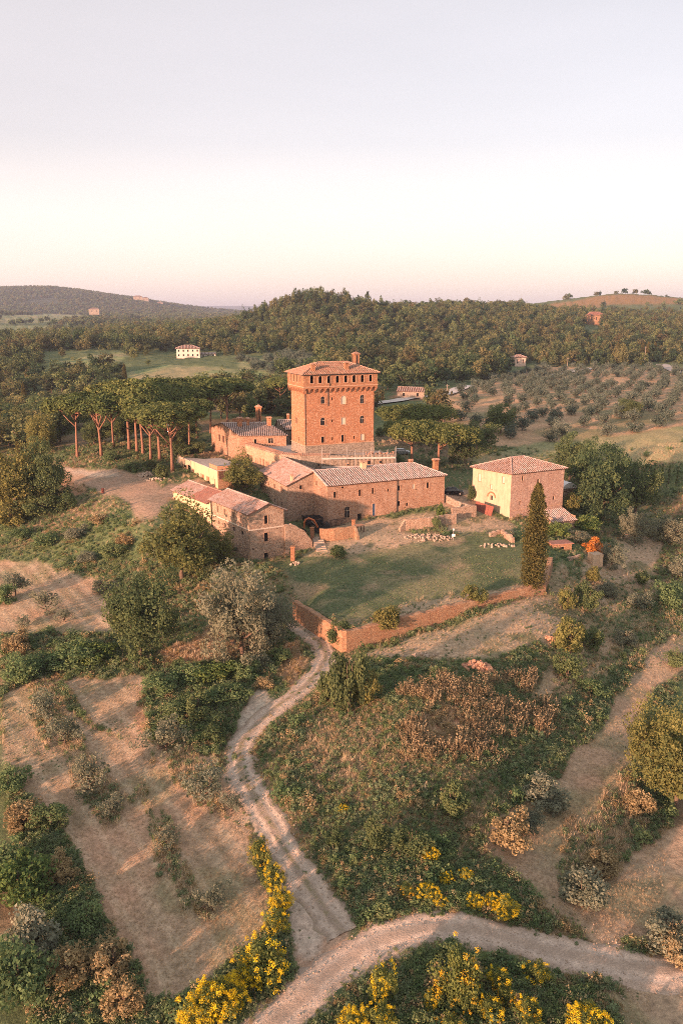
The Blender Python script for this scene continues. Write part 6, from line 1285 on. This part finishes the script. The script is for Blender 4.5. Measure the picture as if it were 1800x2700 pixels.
# woods: the nearest trees stand as single things, the mass behind is one
g_ = rng(77)
def jgrid(y0, y1, sp, amax=.55):
    ys = np.arange(y0, y1, sp); P = []
    for y in ys: xs = np.arange(-amax*y, amax*y, sp); P.append(np.stack([xs, np.full(len(xs), y)], 1))
    P = np.concatenate(P); return P + g_.uniform(-.48, .48, P.shape)*sp
def woods_mask(X, Y):
    m = 1 - np.maximum.reduce([zmask(z, X, Y, 1, 1.0) for z in ('field', 'grove', 'openhill')])
    a = X/Y
    m *= ~((Y < 300) & (a > -.36) & (a < .30)); m *= ~((Y < 270) & (a >= .30)); m *= ~((Y < 330) & (a < .1) & (a > -.26)) | (g_.random(len(X)) < .25)
    m *= np.where((Y > 395) & (Y < 612) & (a > -.27) & (a < -.03), .10, 1)          # open ground below the villa
    m *= np.where((Y > 500) & (Y < 650) & (a > -.37) & (a <= -.27), .05, 1)
    m *= np.where((Y > 1000) & (Y < 1560) & (a < -.30), .35, 1)
    m *= ~((Y > 520) & (Y < 640) & (a > -.235) & (a < -.155))
    m *= np.where((Y > 1000) & (Y < 2300) & (a < -.33), .25, 1)
    m *= np.where((Y > 1280) & (Y < 2300) & (a > .22), .08, 1)
    m *= np.where((Y > 300) & (Y < 520) & (a > .02) & (a < .14), np.where((Y > 318) & (Y < 405), .05, .3), 1)
    m *= np.where(Y > 1400, np.where(fbm(X*.004, Y*.004, 61) > .40, 1, .06), 1)
    for nm, hw in (('hill_house', .016), ('ridge_house', .012), ('lane_barn', .02), ('villa', .03)):
        hx, hy = bpy.data.objects[nm].location[:2]; m *= ~((np.abs(a-(hx+5)/hy) < hw) & (Y > hy-hy*.16) & (Y < hy+20))
    for nm in ('white_lane', 'valley_lane', 'asphalt_road'):
        v = np.array([x.co[:2] for x in bpy.data.objects[nm].data.vertices]); P = v[::5]
        bx = (Y > v[:,1].min()-20) & (Y < v[:,1].max()+20) & (X > v[:,0].min()-20) & (X < v[:,0].max()+20); i = np.where(bx)[0]
        if len(i): m[i] *= (np.sqrt(((X[i][:,None]-v[:,0])**2+(Y[i][:,None]-v[:,1])**2).min(1)) > 9)
    return m
P = np.concatenate([jgrid(262, 620, 7.4), jgrid(620, 1500, 6.6)]); X, Y = P.T; k = (woods_mask(X, Y) > g_.random(len(X))) & ~built(X, Y, 8); X, Y = X[k], Y[k]
dense = (fbm(X*.012, Y*.012, 71) > .33) | (Y > 620); X, Y = X[dense], Y[dense]
Z = ground(X, Y); inv_ = np.abs(X/Y) < .44; o_ = np.argsort(np.where(inv_, Y, 1e9)); first = o_[:300]; rest = np.setdiff1d(np.arange(len(X)), first)
for i in first: plant('forest', 0, 0, 8.5+4.5*g_.random(), 'rounded green tree at the near edge of the woods, %s' % ('far left' if X[i]/Y[i] < -.25 else 'left of the tower' if X[i]/Y[i] < -.04 else 'behind the tower' if X[i]/Y[i] < .06 else 'right of the tower' if X[i]/Y[i] < .22 else 'far right'), w=8.5+3*g_.random(), group='trees at the near edge of the woods', pos=(X[i], Y[i], Z[i]), rz=g_.random()*6.28, dz=-.4)
def rots(n, tilt=.06): return np.stack([g_.normal(size=n)*tilt, g_.normal(size=n)*tilt, g_.random(n)*6.283], 1)
n = len(rest); s = .45+.95*g_.random(n)**2; coni = (np.hypot(X[rest]+35, Y[rest]-940) < 90) & (g_.random(n) < .5)
sc3 = np.stack([s, s, s*(.85+.3*g_.random(n))], 1); sc3[coni] *= np.array((.62,.62,1.3))
scatter('wooded_hills', 'dense mixed wood covering the hills behind the castle', X[rest], Y[rest], Z[rest]-.5, rots(n), sc3, g_.integers(0, 6, n), [c for c, t in TREE['forest']])
P = jgrid(1500, 4600, 19, .5); X, Y = P.T; k = woods_mask(X, Y) > g_.random(len(X)); X, Y = X[k], Y[k]; n = len(X); s = .8+.6*g_.random(n)
scatter('far_woods', 'hazy woods on the distant hills', X, Y, ground(X, Y)-.5, rots(n), np.stack([s, s, s], 1), g_.integers(0, 4, n), [c for c, t in TREE['mass']])
# trees along the open hilltop skyline
# ground cover
def tuft(seed, mat, n, h, spread, wid, droop=.5):
    q = rng(seed); V, F, T = [], [], []
    for i in range(n):
        a = q.random()*6.283; r = spread*math.sqrt(q.random()); b0 = np.array((r*math.cos(a), r*math.sin(a), -.05)); hh = h*(.55+.6*q.random()); d = np.array((math.cos(a+q.normal()*.6), math.sin(a+q.normal()*.6), 0)); sd = np.array((-d[1], d[0], 0))*wid*(.6+.8*q.random())
        m_ = b0+d*hh*.15*droop+np.array((0,0,hh*.6)); e = b0+d*hh*.55*droop+np.array((0,0,hh*(1-.2*droop)))
        k = len(V); V += [b0-sd, b0+sd, m_+sd*.8, m_-sd*.8, e+sd*.25, e-sd*.25]; F += [(k,k+1,k+2,k+3),(k+3,k+2,k+4,k+5)]; T += [q.random()]*2
    return np_mesh('tuft', np.array(V), np.array(F), M[mat], np.array(T))
def weed(seed, mat, r, h, n, per, leaf):
    cl = clumps_ball(seed, n, r*.8, h*.45, h*.5, r*.4, .2, .2); V, F, t = leaf_cloud(cl, per, leaf, seed, up=.3, fill=.3); return np_mesh('weed', V, F, M[mat], t)
def stalks(seed, mat, n, h, spread):
    q = rng(seed); V, F, T = [], [], []
    for i in range(n):
        a = q.random()*6.283; r = spread*math.sqrt(q.random()); b0 = np.array((r*math.cos(a), r*math.sin(a), -.05)); hh = h*(.6+.6*q.random()); e = b0+np.array((q.normal()*.12*hh, q.normal()*.12*hh, hh)); sd = np.array((math.cos(a), math.sin(a), 0))*.018
        k = len(V); V += [b0-sd, b0+sd, e+sd*.6, e-sd*.6]; F += [(k,k+1,k+2,k+3)]; T += [q.random()*.6]
        for j in range(5):
            c = b0+(e-b0)*(.6+.42*q.random()); n_ = q.normal(size=3); n_ /= np.linalg.norm(n_); u = np.cross(n_, q.normal(size=3)); u /= np.linalg.norm(u); v = np.cross(n_, u); s_ = .05+.05*q.random(); k = len(V)
            V += [c-u*s_*.5, c-v*s_*1.2, c+u*s_*.5, c+v*s_*1.2]; F += [(k,k+1,k+2,k+3)]; T += [.4+.6*q.random()]
    return np_mesh('stalk', np.array(V), np.array(F), M[mat], np.array(T))
KG = [tuft(500+i, 'grass_green', 16, .55, .28, .022) for i in range(3)]                      # 0-2 green grass
KD = [tuft(510+i, 'grass_dry', 16, .6, .26, .02) for i in range(3)]                          # 3-5 dry grass
KW = [weed(520+i, 'weed', .42, .55, 7, 26, .10) for i in range(3)]                           # 6-8 pale green weeds
KS = [weed(530+i, 'shrub', .5, .7, 8, 30, .11) for i in range(3)]                           # 9-11 dark leafy growth
KR = [stalks(540+i, 'reed', 10, 1.15, .4) for i in range(2)]                            # 12-13 dry stalks
KB = [weed(550+i, 'shrub_dry', .45, .6, 7, 26, .10) for i in range(2)]                        # 14-15 brown brush
def twigs(seed):
    q = rng(seed); m = MB()
    for i in range(7):
        a = q.random()*6.283; l = .7+.9*q.random(); p1 = np.array((math.cos(a)*l*.35, math.sin(a)*l*.35, l*.6)); p2 = p1+np.array((math.cos(a+q.normal()*.8)*l*.35, math.sin(a+q.normal()*.8)*l*.35, l*.4)); m.tube([(0,0,-.1), p1, p2], [.03,.022,.008], 4, False)
        p3 = p1+np.array((q.normal()*.25, q.normal()*.25, .4*l)); m.tube([p1, p3], [.018,.006], 3, False)
    return m.mesh('twig', M['bark'])
KT = [twigs(560+i) for i in range(2)]                                                        # 16-17 bare twigs
KINDS_ = KG+KD+KW+KS+KR+KB+KT
zone('reed', [(1020,1840),(1150,1800),(1280,1780),(1400,1790),(1470,1760),(1480,1830),(1420,1930),(1330,1960),(1200,2000),(1080,2010),(1040,1930)], [(1480,1700),(1560,1660),(1620,1760),(1500,1860),(1430,1830)])
zone('thick', [(350,1770),(420,1745),(560,1740),(690,1720),(720,1760),(650,1830),(600,1960),(540,1990),(470,1930),(360,1870)], [(90,1690),(290,1680),(300,1780),(90,1790)], [(0,1990),(60,2080),(180,2230),(240,2350),(350,2540),(380,2640),(360,2720),(0,2720)],
     [(900,1750),(1000,1745),(1100,1760),(1180,1790),(1040,1850),(900,1850),(860,1800)], [(950,2250),(1100,2200),(1250,2260),(1370,2380),(1430,2450),(1250,2430),(1000,2400),(860,2310),(840,2230)], [(1000,2570),(1130,2510),(1300,2530),(1500,2590),(1600,2720),(900,2720)],
     [(1700,1400),(1800,1420),(1800,1640),(1740,1620)], [(0,1330),(150,1340),(250,1350),(330,1400),(310,1500),(100,1490),(0,1470)])
zone('tall', [(70,1800),(130,1800),(230,1940),(330,2090),(300,2170),(200,2090),(110,1940)], [(330,2050),(420,2150),(500,2300),(560,2420),(480,2400),(380,2230)], [(400,1960),(520,1980),(600,2060),(610,2150),(520,2120),(420,2020)], [(860,1900),(960,1890),(1000,1960),(900,2080),(760,2000)], [(1440,1700),(1540,1620),(1660,1560),(1700,1640),(1600,1760),(1500,1850),(1420,1850)], [(1460,1480),(1560,1500),(1640,1470),(1700,1540),(1560,1600),(1480,1560)], [(1500,2180),(1650,2040),(1720,2120),(1700,2250),(1560,2330),(1500,2330)])
P = np.concatenate([jgrid(44, 72, .28, .47), jgrid(72, 112, .34, .47), jgrid(112, 160, .48, .46), jgrid(160, 262, .85, .45)]); X, Y = P.T
bl = built(X, Y); td = track_d(X, Y); k = ~bl & ((td > -.2-.7*g_.random(len(X))**2) | ((np.abs(td+1.8) < .28) & (g_.random(len(X)) < .45) & (Y > 68))); X, Y, td = X[k], Y[k], td[k]; n = len(X)
z = {q: zmask(q, X, Y, .8, 5.0 if q in ('reed', 'thick', 'tall') else 1.8) for q in ('hay','dry','lawn','dirt','clay','red','reed','thick','tall','grove','field')}
u = g_.random(n); pn = fbm(X*.07, Y*.07, 91, 4); pm = fbm(X*.22, Y*.22, 97, 3)
idx = np.full(n, -1); sc_ = np.ones(n)
ri = lambda a, m: a+g_.integers(0, m, n)
wild = np.where(u < .25+1.2*(pn-.5), ri(3,3), np.where(u < .50+.5*(pm-.5), ri(6,3), np.where(u < .86, ri(0,3), np.where(u < .92, ri(9,3), ri(14,2)))))
wild = np.where(g_.random(n) < .22, -1, wild)
idx = wild; sc_ = .75+.85*g_.random(n)*sstep(.3,.7,pm)+.25*g_.random(n)
t_ = z['thick'] > .5; idx = np.where(t_, np.where(u < .26+.9*(pm-.5), ri(9,3), np.where(u < .56, ri(6,3), np.where(u < .84, ri(0,3), np.where(u < .92, ri(3,3), ri(14,2))))), idx); sc_ = np.where(t_, .7+.7*g_.random(n), sc_)
t_ = z['reed']*(.25+1.5*fbm(X*.16, Y*.16, 111, 3)) > .86; idx = np.where(t_, np.where(u < .30+.9*(pm-.4), ri(12,2), np.where(u < .55, ri(14,2), np.where(u < .75, ri(3,3), ri(6,3)))), idx); sc_ = np.where(t_, .9+.7*g_.random(n), sc_)
bigm = (g_.random(n) < .028*sstep(.42,.6,pm)) & (z['reed'] < .5); idx = np.where(bigm, np.where(u < .35, ri(9,3), np.where(u < .6, ri(6,3), ri(14,2))), idx); sc_ = np.where(bigm, 1.4+1.0*g_.random(n), sc_); tw = (g_.random(n) < .004) & (td > 1.0); idx = np.where(tw, ri(16,2), idx); sc_ = np.where(tw, .5+.3*g_.random(n), sc_)
t_ = z['red'] > .5; idx = np.where(t_, np.where(u < .35, ri(3,3), np.where(u < .5, ri(14,2), -1)), idx)
t_ = (z['dry'] > .5); idx = np.where(t_, np.where(u < .45, ri(3,3), np.where(u < .58+.5*(pn-.5), ri(6,3), -1)), idx); sc_ = np.where(t_, .3+.4*g_.random(n), sc_)
t_ = (z['hay'] > .5); idx = np.where(t_, np.where(u < .78, ri(3,3), np.where(u < .78+.5*sstep(.52,.66,pn), ri(6,3), -1)), idx); sc_ = np.where(t_, .2+.25*g_.random(n), sc_)
t_ = (z['lawn'] > .5); idx = np.where(t_, np.where(u < .62, ri(0,3), np.where(u < .72, ri(3,3), np.where(u < .78, ri(6,3), -1))), idx); sc_ = np.where(t_, .22+.25*g_.random(n), sc_)
t_ = (z['tall'] > .5); idx = np.where(t_, np.where(u < .52, ri(3,3), np.where(u < .64, ri(6,3), np.where(u < .68, ri(14,2), np.where(u < .78, ri(0,3), -1)))), idx); sc_ = np.where(t_, .6+.7*g_.random(n), sc_)
t_ = (z['dirt'] > .4) | (z['clay'] > .4); idx = np.where(t_ & (u > .02), -1, idx); sc_ = np.where(t_, .35, sc_)
t_ = (z['field'] > .5) | (z['grove'] > .5); idx = np.where(t_ & (u > .25), -1, idx)
edge = (td < .4); sc_ = np.where(edge, sc_*.55, sc_)
rm = (Y > 190) & (np.abs(X) < 45) & (u > .35); idx = np.where(rm, -1, idx)
k = idx >= 0; X, Y, idx, sc_ = X[k], Y[k], idx[k], sc_[k]; n = len(X)
scatter('wild_grass', 'wild grass, weeds and low brush covering the slopes', X, Y, ground(X, Y)-.03, rots(n, .12), np.stack([sc_*(.9+.3*g_.random(n)), sc_*(.9+.3*g_.random(n)), sc_*(.75+.5*g_.random(n))], 1), idx, KINDS_)

PS = []
for L, w in TRK.values():
    q = g_.integers(0, len(L)-1, 2600); o2 = g_.normal(size=(2600, 2))*w*.42; PS.append(L[q]+o2)
PS = np.concatenate(PS); n = len(PS); s = .05+.13*g_.random(n)**3
scatter('loose_stones', 'loose stones and clods lying along the tracks', PS[:,0], PS[:,1], ground(PS[:,0], PS[:,1])+.09, rots(n, 1.5), np.stack([s, s, s], 1), g_.integers(0, 4, n), ROCK)

# ------------------------------------------------------------------ the air
zmin, zmax = float(GZ.min())-1.0, max(float(GZ.max())+30, CAMZ+30)
m = MB(); m.box(-32000, 32000, -600, 31000, zmin, zmax); hz = m.build('haze', None)
t = NT('haze_air'); pv = t.n('ShaderNodeVolumePrincipled'); pv.inputs['Color'].default_value = (.66,.74,.95,1); pv.inputs['Density'].default_value = HAZE; pv.inputs['Anisotropy'].default_value = .2
t.l(pv.outputs[0], t.out.inputs['Volume']); hz.data.materials.append(t.m); tag(hz, 'thin evening haze in the air over the valley', None, None, 'stuff')
